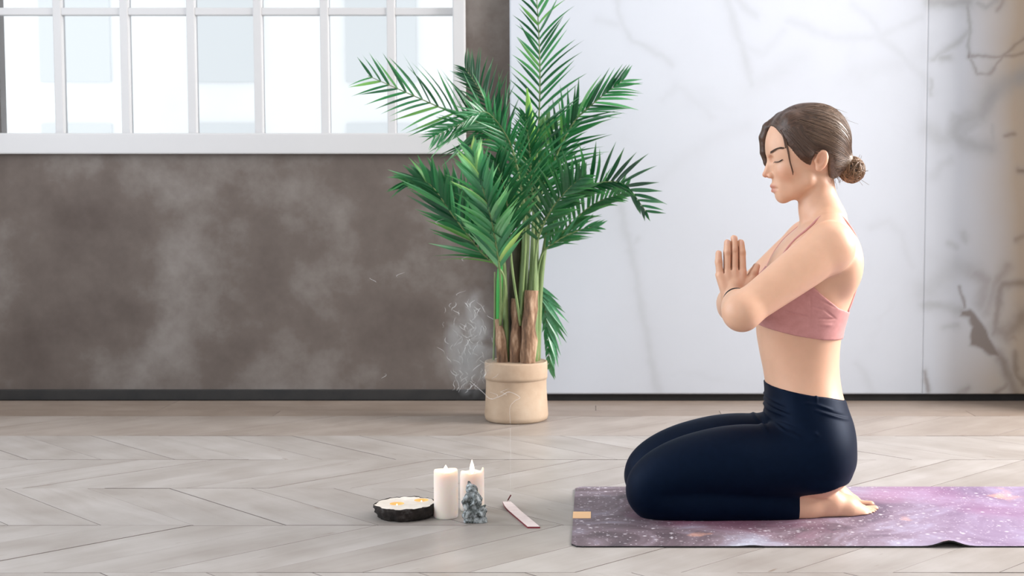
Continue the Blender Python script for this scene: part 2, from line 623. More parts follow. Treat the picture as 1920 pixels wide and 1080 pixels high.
def marble_panel(name, u0, u1, step, seed):
    xa, xb = P(u0, 400, PANEL_Y)[0], u1
    z0, z1 = 0.027, 2.72
    nx, nz = int((xb - xa) / step) + 1, int((z1 - z0) / step) + 1
    gx, gz = np.linspace(xa, xb, nx), np.linspace(z0, z1, nz)
    X, Z = np.meshgrid(gx, gz, indexing='ij')
    # wall coordinates back to photograph pixels, to lay the veins
    Yc, Zc = PANEL_Y, Z - CAM_H
    fwd = Yc * CT - Zc * ST
    U = CX + F_PX * X / fwd
    V = CY - F_PX * (Yc * ST + Zc * CT) / fwd
    wu = U + 9 * fbm(X * 9, Z * 9, 0.3 + 0 * X, 4) + 4 * fbm(X * 40, Z * 40, 0.9 + 0 * X, 3)
    wv = V + 9 * fbm(X * 9, Z * 9, 4.3 + 0 * X, 4) + 4 * fbm(X * 40, Z * 40, 5.9 + 0 * X, 3)
    dark = np.zeros(X.shape)
    warm = np.zeros(X.shape)
    grain = 0.55 + 0.9 * fbm(X * 14, Z * 14, seed + 2.5 + 0 * X, 4)
    for pts, w, st, tint in VEINS:
        d = seg_dist(wu, wv, pts)
        m = (0.72 * np.exp(-(d / (1.15 * w)) ** 2) + 0.28 * np.exp(-(d / (2.6 * w)) ** 2)) * st * (0.75 if pts[0][0] < 1734 else 1.0) * np.clip(0.75 + grain * 0.5, 0.2, 1.4)
        dark = np.maximum(dark, m)
        if tint: warm = np.maximum(warm, np.exp(-(d / (w * 1.6)) ** 2))
    for pts, soft, st, tint in BLOBS:
        m = poly_mask(wu, wv, pts, soft)
        dark = np.maximum(dark, m * st)
        if tint == 2: warm = np.maximum(warm, m)
    # generic faint veining
    q = np.abs(fbm(X * 2.1 + 1.2 * fbm(X * 1.5, Z * 1.5, 8.1 + 0 * X), Z * 2.1 + seed, 2.2 + 0 * X, 5))
    cl = np.clip(fbm(X * 4.5, Z * 4.5, seed + 9.4 + 0 * X, 4) * 2.0 + 0.1, 0, 1)
    dark = np.maximum(dark, np.exp(-(q / 0.030) ** 2) * 0.10 * cl) + 0.12 * cl * np.clip((U - 1350) / 150, 0, 1) * np.clip((230 - V) / 120, 0, 1)
    dark = dark + 0.03 * np.clip(fbm(X * 5, Z * 5, 3.3 + 0 * X, 4), 0, 1)
    base = np.stack([0.47 + 0 * X, 0.50 + 0 * X, 0.555 + 0 * X], -1)
    # yellow-brown tint growing towards the right-hand corner of the room
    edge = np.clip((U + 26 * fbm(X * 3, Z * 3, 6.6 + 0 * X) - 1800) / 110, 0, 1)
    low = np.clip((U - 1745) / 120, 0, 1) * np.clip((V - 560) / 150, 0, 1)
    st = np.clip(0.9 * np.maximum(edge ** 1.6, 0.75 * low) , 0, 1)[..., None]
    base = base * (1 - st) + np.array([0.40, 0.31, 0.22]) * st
    grey = np.array([0.25, 0.255, 0.26])
    brown = np.array([0.13, 0.095, 0.075])
    vc = grey * (1 - warm[..., None]) + brown * warm[..., None]
    dk = np.clip(dark, 0, 1)[..., None]
    col = base * (1 - dk) + vc * dk
    idx = np.arange(nx * nz).reshape(nx, nz)
    verts = np.stack([X, np.full(X.shape, PANEL_Y), Z], -1).reshape(-1, 3)
    faces = np.stack([idx[:-1, :-1], idx[1:, :-1], idx[1:, 1:], idx[:-1, 1:]], -1).reshape(-1, 4)
    # closed slab: border ring pushed back
    ring = np.concatenate([idx[:, 0], idx[-1, 1:], idx[-2::-1, -1], idx[0, -2:0:-1]])
    nb = len(verts)
    back = verts[ring].copy()
    back[:, 1] = WALL_Y - 0.001
    verts = np.vstack([verts, back])
    nr = len(ring)
    k = np.arange(nr)
    side = np.stack([ring[(k + 1) % nr], ring, nb + k, nb + (k + 1) % nr], -1)
    faces = np.vstack([faces, side])
    o = obj(name, verts, faces, M_MARBLE, wall_back, loc=(xa, PANEL_Y, 0), smooth=False)
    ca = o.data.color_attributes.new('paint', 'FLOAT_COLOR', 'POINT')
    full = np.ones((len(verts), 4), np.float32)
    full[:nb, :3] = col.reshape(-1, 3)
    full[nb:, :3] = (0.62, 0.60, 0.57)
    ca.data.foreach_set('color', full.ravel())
    return o


def marble_mat():
    m, nt, b = new_mat('veined_marble_paint')
    a = nd(nt, 'ShaderNodeVertexColor', layer_name='paint')
    tc = nd(nt, 'ShaderNodeTexCoord')
    n = nd(nt, 'ShaderNodeTexNoise', i_Scale=7.0, i_Detail=8.0)
    nt.links.new(tc.outputs['Object'], n.inputs['Vector'])
    r = ramp(nt, n.outputs[0], [(0.3, (0.985, 0.985, 0.985)), (0.65, (1, 1, 1))])
    c = mixc(nt, 1.0, a.outputs[0], r.outputs[0], 'MULTIPLY')
    nt.links.new(c, b.inputs['Base Color'])
    b.inputs['Roughness'].default_value = 0.55
    return m


M_MARBLE = marble_mat()
seam = P(1734, 400, PANEL_Y)[0]
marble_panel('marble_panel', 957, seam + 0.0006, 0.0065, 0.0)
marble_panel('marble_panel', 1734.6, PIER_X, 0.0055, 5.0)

# black skirting
xp = P(957, 740, PANEL_Y)[0]
tr = MB().box((XL, WALL_Y - 0.018, 0.0), (xp, WALL_Y, 0.040), 0.003)
tr.box((xp, WALL_Y - 0.022, 0.0), (PIER_X, WALL_Y, 0.026), 0.0)
struct(tr.build('baseboard_back', M_black_trim))


# side and rear walls with their windows (out of the frame, they let the daylight in)
def wall_with_window(name, axis, at, thick, a0, a1, w0, w1, z0, z1):
    b = MB()
    def bx(p0, p1, q0, q1):
        if axis == 'x': b.box((min(at, at + thick), p0, q0), (max(at, at + thick), p1, q1))
        else: b.box((p0, min(at, at + thick), q0), (p1, max(at, at + thick), q1))
    bx(a0, a1, 0, z0); bx(a0, a1, z1, ZC); bx(a0, w0, z0, z1); bx(w1, a1, z0, z1)
    o = struct(b.build(name, M_white_wall))
    f = MB()
    def fx(p0, p1, q0, q1):
        m = at + thick * 0.5
        if axis == 'x': f.box((m - 0.03, p0, q0), (m + 0.03, p1, q1))
        else: f.box((p0, m - 0.03, q0), (p1, m + 0.03, q1))
    fx(w0, w0 + 0.05, z0, z1); fx(w1 - 0.05, w1, z0, z1); fx(w0, w1, z0, z0 + 0.05); fx(w0, w1, z1 - 0.05, z1)
    f.build('window_frame', M_white_paint, o)
    return o


wall_with_window('wall_right', 'x', XR, 0.2, YR, WALL_Y + 0.24, 3.0, 4.7, 1.05, 2.85)
wall_with_window('wall_left', 'x', XL, -0.2, YR, WALL_Y + 0.24, 1.5, 4.3, 0.45, 2.65)
wall_with_window('wall_rear', 'y', YR, -0.2, XL, XR, -1.85, 1.85, 0.5, 2.7)
struct(MB().box((PIER_X, 4.70, 0.0), (PIER_X + 0.45, WALL_Y, ZC)).build('shading_pier', M_plaster))  # unseen pier, added to shade the right end of the back wall
struct(MB().box((XL - 0.2, YR - 0.2, ZC), (XR + 0.2, WALL_Y + 0.24, ZC + 0.15)).build('ceiling', M_white_wall))

# pale house seen through the window panes
hb = empty('house', (-5.2, 16.0, -3.0))
M_house = noise_mat('pale_render', [(0.3, (0.75, 0.76, 0.77)), (0.7, (0.85, 0.86, 0.86))], scale=0.4, rough=0.9, bstr=0)
M_hwin = pmat('house_window_grey', (0.62, 0.64, 0.65), 0.6)
MB().box((-10.0, 16.0, -3.0), (-1.45, 22.0, 4.6)).build('wall', M_house, hb)
MB().box((-10.1, 15.85, 4.6), (-1.35, 22.1, 4.85)).build('roof', M_house, hb)
for cx in (-8.0, -6.2, -4.4, -2.55):
    for zc in (1.15, 2.75):
        MB().box((cx - 0.42, 15.96, zc - 0.55), (cx + 0.42, 16.02, zc + 0.55)).build('house_window', M_hwin, hb)
tag(hb, 'pale rendered house outside, seen faintly through the window panes', 'house')

# ================================================================== IMPLICIT SURFACES
MARG = 0.032


class Field:
    def __init__(s, lo, hi, h, org=None):
        s.h = h
        if org is None: org = np.array(lo, float)
        s.org = np.array(org, float)
        i0 = np.floor((np.array(lo) - s.org) / h).astype(int)
        i1 = np.ceil((np.array(hi) - s.org) / h).astype(int)
        s.i0, s.n = i0, i1 - i0 + 1
        s.lo = s.org + i0 * h
        s.D = np.full(tuple(s.n), 0.07, np.float32)

    def sub(s, lo, hi):
        a = np.clip(np.floor((np.array(lo) - s.lo) / s.h).astype(int), 0, s.n)
        b = np.clip(np.ceil((np.array(hi) - s.lo) / s.h).astype(int) + 1, 0, s.n)
        sl = tuple(slice(a[i], b[i]) for i in range(3))
        ax = [(s.lo[i] + s.h * np.arange(a[i], b[i])).astype(np.float32) for i in range(3)]
        return sl, ax[0][:, None, None], ax[1][None, :, None], ax[2][None, None, :]

    def add(s, prim, k=0.0):
        lo, hi, fn = prim
        m = max(MARG, k)
        sl, X, Y, Z = s.sub(np.array(lo) - m, np.array(hi) + m)
        a = s.D[sl]
        if a.size == 0: return s
        s.D[sl] = smin(a, fn(X, Y, Z), k)
        return s

    def cut(s, prim, k=0.0):
        lo, hi, fn = prim
        m = max(0.01, k)
        sl, X, Y, Z = s.sub(np.array(lo) - m, np.array(hi) + m)
        a = s.D[sl]
        if a.size == 0: return s
        s.D[sl] = -smin(-a, fn(X, Y, Z), k)
        return s

    def merge(s, g, k=0.0):
        d = g.i0 - s.i0
        sl, gl = [], []
        for i in range(3):
            a0, a1 = max(0, d[i]), min(s.n[i], d[i] + g.n[i])
            sl.append(slice(a0, a1))
            gl.append(slice(a0 - d[i], a1 - d[i]))
        sl, gl = tuple(sl), tuple(gl)
        s.D[sl] = smin(s.D[sl], g.D[gl], k)
        return s

    def axes(s):
        return s.sub(s.lo - 1, s.lo + s.n * s.h + 1)[1:]


def smin(a, b, k):
    if k <= 0: return np.minimum(a, b)
    h = np.clip(0.5 + 0.5 * (b - a) / k, 0, 1)
    return b + (a - b) * h - k * h * (1 - h)


def rcone(a, b, ra, rb, wdir=None, ws=1.0):
    """tapered capsule; wdir/ws squeezes the section along one direction"""
    a, b = np.array(a, np.float32), np.array(b, np.float32)
    ba = b - a
    L2 = float(ba @ ba) + 1e-9
    R = max(ra, rb)
    lo, hi = np.minimum(a, b) - R, np.maximum(a, b) + R
    w = None if wdir is None else np.array(wdir, np.float32) / np.linalg.norm(wdir)

    def fn(X, Y, Z):
        px, py, pz = X - a[0], Y - a[1], Z - a[2]
        t = np.clip((px * ba[0] + py * ba[1] + pz * ba[2]) / L2, 0, 1)
        qx, qy, qz = px - t * ba[0], py - t * ba[1], pz - t * ba[2]
        if w is not None:
            d = (qx * w[0] + qy * w[1] + qz * w[2]) * (ws - 1)
            qx, qy, qz = qx + d * w[0], qy + d * w[1], qz + d * w[2]
        r = np.sqrt(qx * qx + qy * qy + qz * qz) - (ra + (rb - ra) * t)
        return r if ws <= 1 or w is None else r / (0.5 + 0.5 * ws)
    return lo, hi, fn


def limb(a, b, radii):
    """one straight limb whose radius follows a smooth cubic through the given values"""
    a, b = np.array(a, np.float32), np.array(b, np.float32)
    ba = b - a
    L2 = float(ba @ ba)
    R = max(radii)
    co = np.polyfit(np.linspace(0, 1, len(radii)), radii, 3)

    def fn(X, Y, Z):
        px, py, pz = X - a[0], Y - a[1], Z - a[2]
        t = np.clip((px * ba[0] + py * ba[1] + pz * ba[2]) / L2, 0, 1)
        qx, qy, qz = px - t * ba[0], py - t * ba[1], pz - t * ba[2]
        return (np.sqrt(qx * qx + qy * qy + qz * qz) - np.polyval(co, t)).astype(np.float32)
    return np.minimum(a, b) - R, np.maximum(a, b) + R, fn


def ell(c, r, R=None):
    c, r = np.array(c, np.float32), np.array(r, np.float32)
    m = r.max()
    lo, hi = (c - r, c + r) if R is None else (c - m, c + m)

    def fn(X, Y, Z):
        x, y, z = X - c[0], Y - c[1], Z - c[2]
        if R is not None:
            x, y, z = (R[0][0] * x + R[0][1] * y + R[0][2] * z, R[1][0] * x + R[1][1] * y + R[1][2] * z,
                       R[2][0] * x + R[2][1] * y + R[2][2] * z)
        x, y, z = x / r[0], y / r[1], z / r[2]
        k0 = np.sqrt(x * x + y * y + z * z)
        k1 = np.sqrt((x / r[0]) ** 2 + (y / r[1]) ** 2 + (z / r[2]) ** 2) + 1e-6
        return k0 * (k0 - 1) / k1
    return lo, hi, fn


def rot_y(a):
    """rows of a rotation about the y axis (tilt in the side view)"""
    c, s_ = math.cos(a), math.sin(a)
    return [(c, 0, s_), (0, 1, 0), (-s_, 0, c)]


def chain(pts, rad, wdir=None, ws=1.0):
    return [rcone(pts[i], pts[i + 1], rad[i], rad[i + 1], wdir, ws) for i in range(len(pts) - 1)]


def nets(D, lo, h):
    """naive surface nets"""
    s = D < 0
    c = s[:-1, :-1, :-1].astype(np.uint8)
    for a, b, d in ((1, 0, 0), (0, 1, 0), (0, 0, 1), (1, 1, 0), (1, 0, 1), (0, 1, 1), (1, 1, 1)):
        c = c + s[a:s.shape[0] - 1 + a, b:s.shape[1] - 1 + b, d:s.shape[2] - 1 + d]
    act = (c > 0) & (c < 8)
    I = np.argwhere(act)
    vid = np.full(c.shape, -1, np.int32)
    vid[act] = np.arange(len(I), dtype=np.int32)
    acc = np.zeros((len(I), 3))
    cnt = np.zeros(len(I))
    cor = [(a, b, d) for a in (0, 1) for b in (0, 1) for d in (0, 1)]
    val = {q: D[I[:, 0] + q[0], I[:, 1] + q[1], I[:, 2] + q[2]] for q in cor}
    for q in cor:
        for axn in range(3):
            if q[axn]: continue
            p = list(q); p[axn] = 1; p = tuple(p)
            va, vb = val[q], val[p]
            m = (va < 0) != (vb < 0)
            t = np.where(m, va / np.where(m, va - vb, 1), 0)
            pos = np.tile(np.array(q, float), (len(I), 1))
            pos[:, axn] = t
            acc[m] += pos[m]
            cnt[m] += 1
    V = (I + acc / np.maximum(cnt, 1)[:, None]) * h + lo
    faces = []
    for axn in range(3):
        o = [i for i in range(3) if i != axn]
        s0 = [slice(None)] * 3; s1 = [slice(None)] * 3
        s0[axn] = slice(0, -1); s1[axn] = slice(1, None)
        for q in o: s0[q] = s1[q] = slice(1, -1)
        A, B = s[tuple(s0)], s[tuple(s1)]
        for flip in (False, True):
            E = np.argwhere((A & ~B) if not flip else (~A & B))
            if len(E) == 0: continue
            E[:, o[0]] += 1; E[:, o[1]] += 1
            def cell(d0, d1):
                e = E.copy(); e[:, o[0]] += d0; e[:, o[1]] += d1
                return vid[e[:, 0], e[:, 1], e[:, 2]]
            q = np.stack([cell(-1, -1), cell(0, -1), cell(0, 0), cell(-1, 0)], -1)
            if (axn == 1) != flip: q = q[:, ::-1]
            faces.append(q)
    return V, np.vstack(faces)


def relax(V, F, it=3, lam=0.5, w=None):
    e = np.vstack([F[:, [0, 1]], F[:, [1, 2]], F[:, [2, 3]], F[:, [3, 0]]])
    n = len(V)
    deg = np.bincount(e[:, 0], minlength=n) + np.bincount(e[:, 1], minlength=n)
    lam = lam if w is None else (lam * w)[:, None]
    for _ in range(it):
        A = np.stack([np.bincount(e[:, 0], V[e[:, 1], i], n) + np.bincount(e[:, 1], V[e[:, 0], i], n) for i in range(3)], -1)
        V = V + lam * (A / np.maximum(deg, 1)[:, None] - V)
    return V


def vnormals(V, F):
    fn = np.cross(V[F[:, 2]] - V[F[:, 0]], V[F[:, 3]] - V[F[:, 1]])
    N = np.zeros_like(V)
    for i in range(4):
        for c in range(3):
            N[:, c] += np.bincount(F[:, i], fn[:, c], len(V))
    return N / (np.linalg.norm(N, axis=1)[:, None] + 1e-12)


def point_colors(o, cols):
    ca = o.data.color_attributes.new('paint', 'FLOAT_COLOR', 'POINT')
    full = np.ones((len(cols), 4), np.float32)
    full[:, :3] = cols
    ca.data.foreach_set('color', full.ravel())

# ================================================================== THE KNEELING PERSON
Y0 = 3.25                      # sagittal plane
MAT_TOP = 0.0038
HV = 0.0021                    # voxel of the body surface


def Q(u, v, dy=0.0):
    """pixel taken on the sagittal plane, then moved sideways by dy"""
    p = P(u, v, Y0)
    p[1] = Y0 + dy
    return p


def mir(p):
    q = np.array(p, float).copy()
    q[1] = 2 * Y0 - q[1]
    return q


PX = float(np.linalg.norm(Q(1501, 500) - Q(1500, 500)))    # one pixel on that plane in metres

BLO, BHI = np.array([0.045, Y0 - 0.33, 0.0]), np.array([0.715, Y0 + 0.33, 1.02])
ORG = BLO.copy()


def body_field(lo, hi):
    return Field(np.maximum(lo, BLO), np.minimum(hi, BHI), HV, ORG)


# ---- torso as a stack of sections read from the side outline
TORSO = [  # v, front u, back u, half width
    (412, 1520, 1574, 0.055), (422, 1504, 1588, 0.085), (440, 1482, 1598, 0.130), (470, 1456, 1605, 0.148), (500, 1440, 1607, 0.150),
    (540, 1428, 1600, 0.142), (580, 1421, 1588, 0.132), (620, 1419, 1577, 0.122), (660, 1425, 1572, 0.114),
    (700, 1433, 1572, 0.116), (730, 1437, 1576, 0.126), (760, 1437, 1584, 0.143), (790, 1438, 1594, 0.158),
    (830, 1444, 1599, 0.170), (870, 1456, 1594, 0.172), (898, 1474, 1574, 0.160), (914, 1505, 1546, 0.120)]


def torso_prim(p=2.25, v0=0, v1=2000):
    st = [s for s in TORSO if v0 <= s[0] <= v1]
    z = np.array([Q(1500, s[0])[2] for s in st])
    f = np.array([Q(s[1], s[0])[0] for s in st])
    b = np.array([Q(s[2], s[0])[0] for s in st])
    w = np.array([s[3] for s in st])
    o = np.argsort(z)
    z, f, b, w = z[o], f[o], b[o], w[o]
    lo = (f.min(), Y0 - w.max(), z.min())
    hi = (b.max(), Y0 + w.max(), z.max())

    def smooth_interp(Z, y):
        # Catmull-Rom like through monotone samples
        m = np.gradient(y, z)
        k = np.clip(np.searchsorted(z, Z) - 1, 0, len(z) - 2)
        h = z[k + 1] - z[k]
        t = np.clip((Z - z[k]) / h, 0, 1)
        return ((2 * t ** 3 - 3 * t ** 2 + 1) * y[k] + (t ** 3 - 2 * t ** 2 + t) * h * m[k]
                + (-2 * t ** 3 + 3 * t ** 2) * y[k + 1] + (t ** 3 - t ** 2) * h * m[k + 1])

    def fn(X, Y, Z):
        zz = Z.ravel()
        F_, B_, W_ = [smooth_interp(zz, q).astype(np.float32)[None, None, :] for q in (f, b, w)]
        cx, rx = (F_ + B_) / 2, (B_ - F_) / 2
        a = np.abs((X - cx) / rx)
        c = np.abs((Y - Y0) / W_)
        r = np.power(np.power(a, p) + np.power(c, p), 1 / p)
        d = (r - 1) * np.minimum(rx, W_)
        return np.maximum(d, np.maximum(Z - z[-1], z[0] - Z)).astype(np.float32)
    return lo, hi, fn


NY = Y0 - 0.09      # near leg plane


def both(prims_fn, fld, k):
    for sgn in (-1, 1):
        for pr in prims_fn(sgn): fld.add(pr, k)


def side(p, sgn):
    """p given for the near side (sgn -1); mirrored for the far side"""
    return np.array(p) if sgn < 0 else mir(p)


THIGH = [(1518, 858, 0.086), (1440, 868, 0.0785), (1395, 868, 0.0780), (1350, 871, 0.0755), (1300, 879, 0.0695), (1260, 891, 0.0620), (1232, 906, 0.0545), (1222, 924, 0.0515)]
CALF = [(1229, 931, 0.0455), (1250, 937, 0.0475), (1290, 938, 0.0510), (1340, 938, 0.0530), (1420, 942, 0.0480), (1492, 950, 0.0370)]


def dense(rows, n):
    return [tuple(q) for q in spline(rows, n)]


THIGH, CALF = dense(THIGH, 26), dense(CALF, 20)


def leg_prims(sgn):
    t = [side(P(u, v, NY + 0.004), sgn) for u, v, r in THIGH]
    c = [side(P(u, v, NY), sgn) for u, v, r in CALF]
    out = chain(t, [q[2] for q in THIGH]) + chain(c, [q[2] for q in CALF])
    out.append(ell(side(P(1536, 846, NY), sgn), (0.068, 0.080, 0.082)))
    return out


def foot_prims(sgn):
    W = lambda u, v, y: side(P(u, v, y), sgn)
    an = W(1512, 952, 3.163)
    ya = np.array([0, 1, 0])
    out = [rcone(W(1488, 950, 3.162), an, 0.037, 0.033),
           rcone(an, W(1550, 941, 3.172), 0.034, 0.0310),                      # heel, sole turned up
           rcone(W(1545, 937, 3.172), W(1556, 937, 3.174), 0.028, 0.027),
           rcone(an, W(1580, 952, 3.182), 0.033, 0.0290),
           rcone(W(1562, 946, 3.178), W(1590, 952, 3.186), 0.0320, 0.0270, ya, 0.85),
           rcone(W(1590, 952, 3.186), W(1617, 959, 3.194), 0.0270, 0.0165, ya, 0.70),
           rcone(W(1600, 961, 3.176), W(1618, 965, 3.180), 0.013, 0.011),
           rcone(W(1600, 958, 3.205), W(1622, 960, 3.214), 0.016, 0.0125)]
    return out


def toe_prims(sgn):
    W = lambda u, v, y: side(P(u, v, y), sgn)
    out = []
    for (u0, v0, y0, u1, v1, y1, r0, r1) in [
            (1612, 958, 3.218, 1640, 955, 3.226, 0.0125, 0.0105),     # big toe, innermost
            (1613, 960, 3.203, 1640, 960, 3.207, 0.0095, 0.0075),
            (1613, 962, 3.191, 1638, 963, 3.193, 0.0090, 0.0070),
            (1611, 964, 3.180, 1634, 966, 3.181, 0.0085, 0.0068),
            (1608, 966, 3.169, 1628, 969, 3.168, 0.0085, 0.0066)]:
        out.append(rcone(W(u0, v0, y0), W(u1, v1, y1), r0, r1))
    return out


# ---- joints of the arms
SH = P(1556, 462, Y0 - 0.155)
EL = P(1391, 585, Y0 - 0.250)
WR = Q(1377, 560, -0.030)
EL_F = P(1377, 573, Y0 + 0.235)
SH_F = mir(SH)
WR_F = Q(1372, 560, 0.030)


def arm_prims(sh, el, wr, sgn):
    return ([limb(sh, el, [0.0560, 0.0545, 0.0520, 0.0480, 0.0435, 0.0410])],
            [limb(el, wr, [0.0410, 0.0435, 0.0430, 0.0380, 0.0310, 0.0250])])


def hand_prims(sgn):
    """flat hand beside the sagittal plane, fingers up; sgn -1 near hand"""
    q = lambda u, v, dy: Q(u, v, dy * -sgn if sgn < 0 else dy)
    def K(u, v, dy):
        p = Q(u, v, dy)
        return p if sgn < 0 else mir(p)
    ya = (0, 1, 0)
    palm = []
    wrist = K(1375, 558, -0.021)
    kn = {'pinky': (1350, 516, -0.0125), 'ring': (1363, 509, -0.0135), 'middle': (1377, 507, -0.0140), 'index': (1391, 509, -0.0135)}
    for nme, (u, v, dy) in kn.items():
        b = K(1364 + (u - 1349) * 0.52, 552, -0.0165)
        palm.append(rcone(b, K(u, v, dy), 0.0150, 0.0108))
    palm.append(rcone(wrist, K(1376, 535, -0.017), 0.0225, 0.0190))
    palm.append(rcone(K(1390, 552, -0.018), K(1402, 530, -0.0145), 0.0150, 0.0125))     # ball of the thumb
    fingers = [
        [(1350, 514, -0.0115, .0084), (1347.5, 492, -0.0118, .0080), (1347.5, 474.5, -0.0098, .0070)],
        [(1363, 508, -0.0125, .0088), (1363.5, 474, -0.0135, .0084), (1364, 454.5, -0.0105, .0076)],
        [(1377, 506, -0.0130, .0090), (1377, 469, -0.0140, .0086), (1376.5, 446.5, -0.0108, .0078)],
        [(1391.5, 508, -0.0125, .0090), (1390.5, 474, -0.0135, .0086), (1389, 454.5, -0.0105, .0078)]]
    fin = []
    for f in fingers:
        pts = [K(u, v, d) for u, v, d, r in f]
        mid = (pts[1] + pts[2]) / 2
        fin.append(chain(pts, [q_[3] for q_ in f]) )
    thumb = chain([K(1398, 540, -0.0150), K(1409, 522, -0.0125), K(1413.5, 511, -0.0120), K(1418.5, 499, -0.0095)], [.0125, .0108, .0092, .0078])
    return palm, fin, thumb


BODY = Field(BLO, BHI, HV, ORG)
BODY.add(torso_prim(), 0)
for sgn in (-1, 1):      # breasts, shoulder blades, buttocks
    BODY.add(ell(Q(1450, 560, sgn * 0.062), (0.052, 0.058, 0.058)), 0.020)
    BODY.add(ell(Q(1566, 492, sgn * 0.085), (0.050, 0.060, 0.075)), 0.025)
both(leg_prims, BODY, 0.022)
# neck and shoulders
BODY.add(rcone(Q(1528, 338), Q(1537, 395), 0.0455, 0.0465, (0, 1, 0), 1.12), 0.012)
BODY.add(rcone(Q(1537, 395), Q(1546, 428), 0.0470, 0.055), 0.02)
for sgn in (-1, 1):
    sh = SH if sgn < 0 else SH_F
    BODY.add(rcone(Q(1552, 408, sgn * 0.028), sh + np.array([0.002, 0, 0.012]), 0.036, 0.036), 0.028)      # trapezius
    BODY.add(rcone(Q(1512, 428, sgn * 0.018), sh + np.array([-0.012, 0, 0.014]), 0.0105, 0.013), 0.016)    # collarbone
    # sterno-mastoid
    BODY.add(rcone(Q(1536, 345, sgn * 0.034), Q(1511, 420, sgn * 0.012), 0.010, 0.008), 0.016)
    arm = Field(np.array([0.24, Y0 - 0.33, 0.42]), np.array([0.66, Y0 + 0.33, 0.80]), HV, ORG)
    up_, fo_ = arm_prims(sh, EL if sgn < 0 else EL_F, WR if sgn < 0 else WR_F, sgn)
    fa_ = Field(np.array([0.24, Y0 - 0.33, 0.42]), np.array([0.66, Y0 + 0.33, 0.80]), HV, ORG)
    for pr in up_: arm.add(pr, 0.006)
    for pr in fo_: fa_.add(pr, 0.006)
    arm.merge(fa_, 0.020)
    arm.add(ell(sh + np.array([0.0, 0, -0.004]), (0.054, 0.050, 0.058)), 0.02)
    hand = Field(np.array([0.24, Y0 - 0.06, 0.44]), np.array([0.44, Y0 + 0.06, 0.78]), HV, ORG)
    palm, fin, thumb = hand_prims(sgn)
    for pr in palm: hand.add(pr, 0.007)
    for pr in thumb: hand.add(pr, 0.006)
    for f in fin:
        fg = Field(np.array([0.24, Y0 - 0.06, 0.50]), np.array([0.44, Y0 + 0.06, 0.78]), HV, ORG)
        for pr in f: fg.add(pr, 0.004)
        hand.merge(fg, 0.0012)
    for (u0, v0, u1, v1) in ((1356.2, 509, 1355.6, 470), (1370, 503, 1370.3, 452), (1384, 503, 1383.2, 452)):     # clefts between the fingers
        for dd in (0.0215, 0.0150):
            hand.cut(rcone(Q(u0, v0, sgn * dd), Q(u1, v1, sgn * dd), 0.0052, 0.0052, (1, 0, 0), 3.4), 0.001)
    arm.merge(hand, 0.010)
    BODY.merge(arm, 0.012)
    foot = Field(np.array([0.42, Y0 - 0.16, 0.0]), np.array([0.72, Y0 + 0.16, 0.16]), HV, ORG)
    for pr in foot_prims(sgn): foot.add(pr, 0.014)
    for pr in toe_prims(sgn): foot.add(pr, 0.0035)
    BODY.merge(foot, 0.010)

# ---- head
HEAD = Field(np.array([0.36, Y0 - 0.12, 0.70]), np.array([0.72, Y0 + 0.12, 1.02]), HV, ORG)
p = PX
HEAD.add(ell(Q(1513, 268), (77 * p, 0.0735, 66 * p)), 0)
HEAD.add(ell(Q(1484, 288), (42.5 * p, 0.0620, 50 * p)), 0.02)                     # brow to cheekbone
HEAD.add(ell(Q(1489, 330), (38 * p, 0.0540, 44 * p)), 0.022)                      # lower face
HEAD.add(ell(Q(1464, 348), (15.5 * p, 0.0300, 20 * p)), 0.014)                     # mouth barrel
HEAD.add(ell(Q(1467.5, 367.5), (11.0 * p, 0.0210, 11.0 * p)), 0.010)                 # chin
for sg in (-1, 1):
    HEAD.add(rcone(Q(1512, 340, sg * 0.043), Q(1470, 367, sg * 0.013), 0.0115, 0.0100), 0.024)   # jaw
    HEAD.add(ell(Q(1474, 321, sg * 0.036), (19 * p, 0.021, 17 * p)), 0.018)                      # cheek
    HEAD.cut(ell(Q(1443.5, 298.5, sg * 0.021), (6.5 * p, 0.0125, 7 * p)), 0.008)                 # inner eye corner
    HEAD.add(ell(Q(1459.0, 301.0, sg * 0.0320), (10.6 * p, 0.0150, 9.0 * p)), 0.003)             # closed lids
    HEAD.add(rcone(Q(1445.0, 285.5, sg * 0.012), Q(1458, 281, sg * 0.042), 5.4 * p, 4.6 * p), 0.008)
HEAD.add(rcone(Q(1446.5, 292), Q(1437.6, 321), 4.6 * p, 5.4 * p), 0.005)            # nose
HEAD.add(ell(Q(1449, 316), (10.5 * p, 0.0100, 19 * p)), 0.005)                        # root and flank of the nose
HEAD.add(ell(Q(1435.8, 327.2), (6.8 * p, 0.0080, 6.0 * p)), 0.004)
for sg in (-1, 1):
    HEAD.add(ell(Q(1444.0, 329.5, sg * 0.0110), (6.2 * p, 0.0062, 5.2 * p)), 0.004)
    HEAD.cut(ell(Q(1441.0, 334.5, sg * 0.0065), (3.4 * p, 0.0030, 2.2 * p)), 0.0015)
for sg in (-1, 1):
    for pr in chain([Q(1449.4, 349.2), Q(1451.2, 349.6, sg * 0.009), Q(1458.5, 352.6, sg * 0.0205)], [5.4 * p, 5.0 * p, 1.8 * p]): HEAD.add(pr, 0.004)
    for pr in chain([Q(1451.6, 357.8), Q(1453.2, 357.6, sg * 0.009), Q(1459.5, 354.6, sg * 0.0195)], [5.3 * p, 4.8 * p, 1.8 * p]): HEAD.add(pr, 0.004)
for sg in (-1, 1):
    for pr in chain([Q(1444.6, 353.8), Q(1446.8, 353.8, sg * 0.010), Q(1456.5, 353.8, sg * 0.0235)], [1.9 * p, 1.8 * p, 1.5 * p]): HEAD.cut(pr, 0.002)
HEAD.cut(rcone(Q(1448.5, 365.5, -0.014), Q(1448.5, 365.5, 0.014), 4.0 * p, 4.0 * p), 0.004)
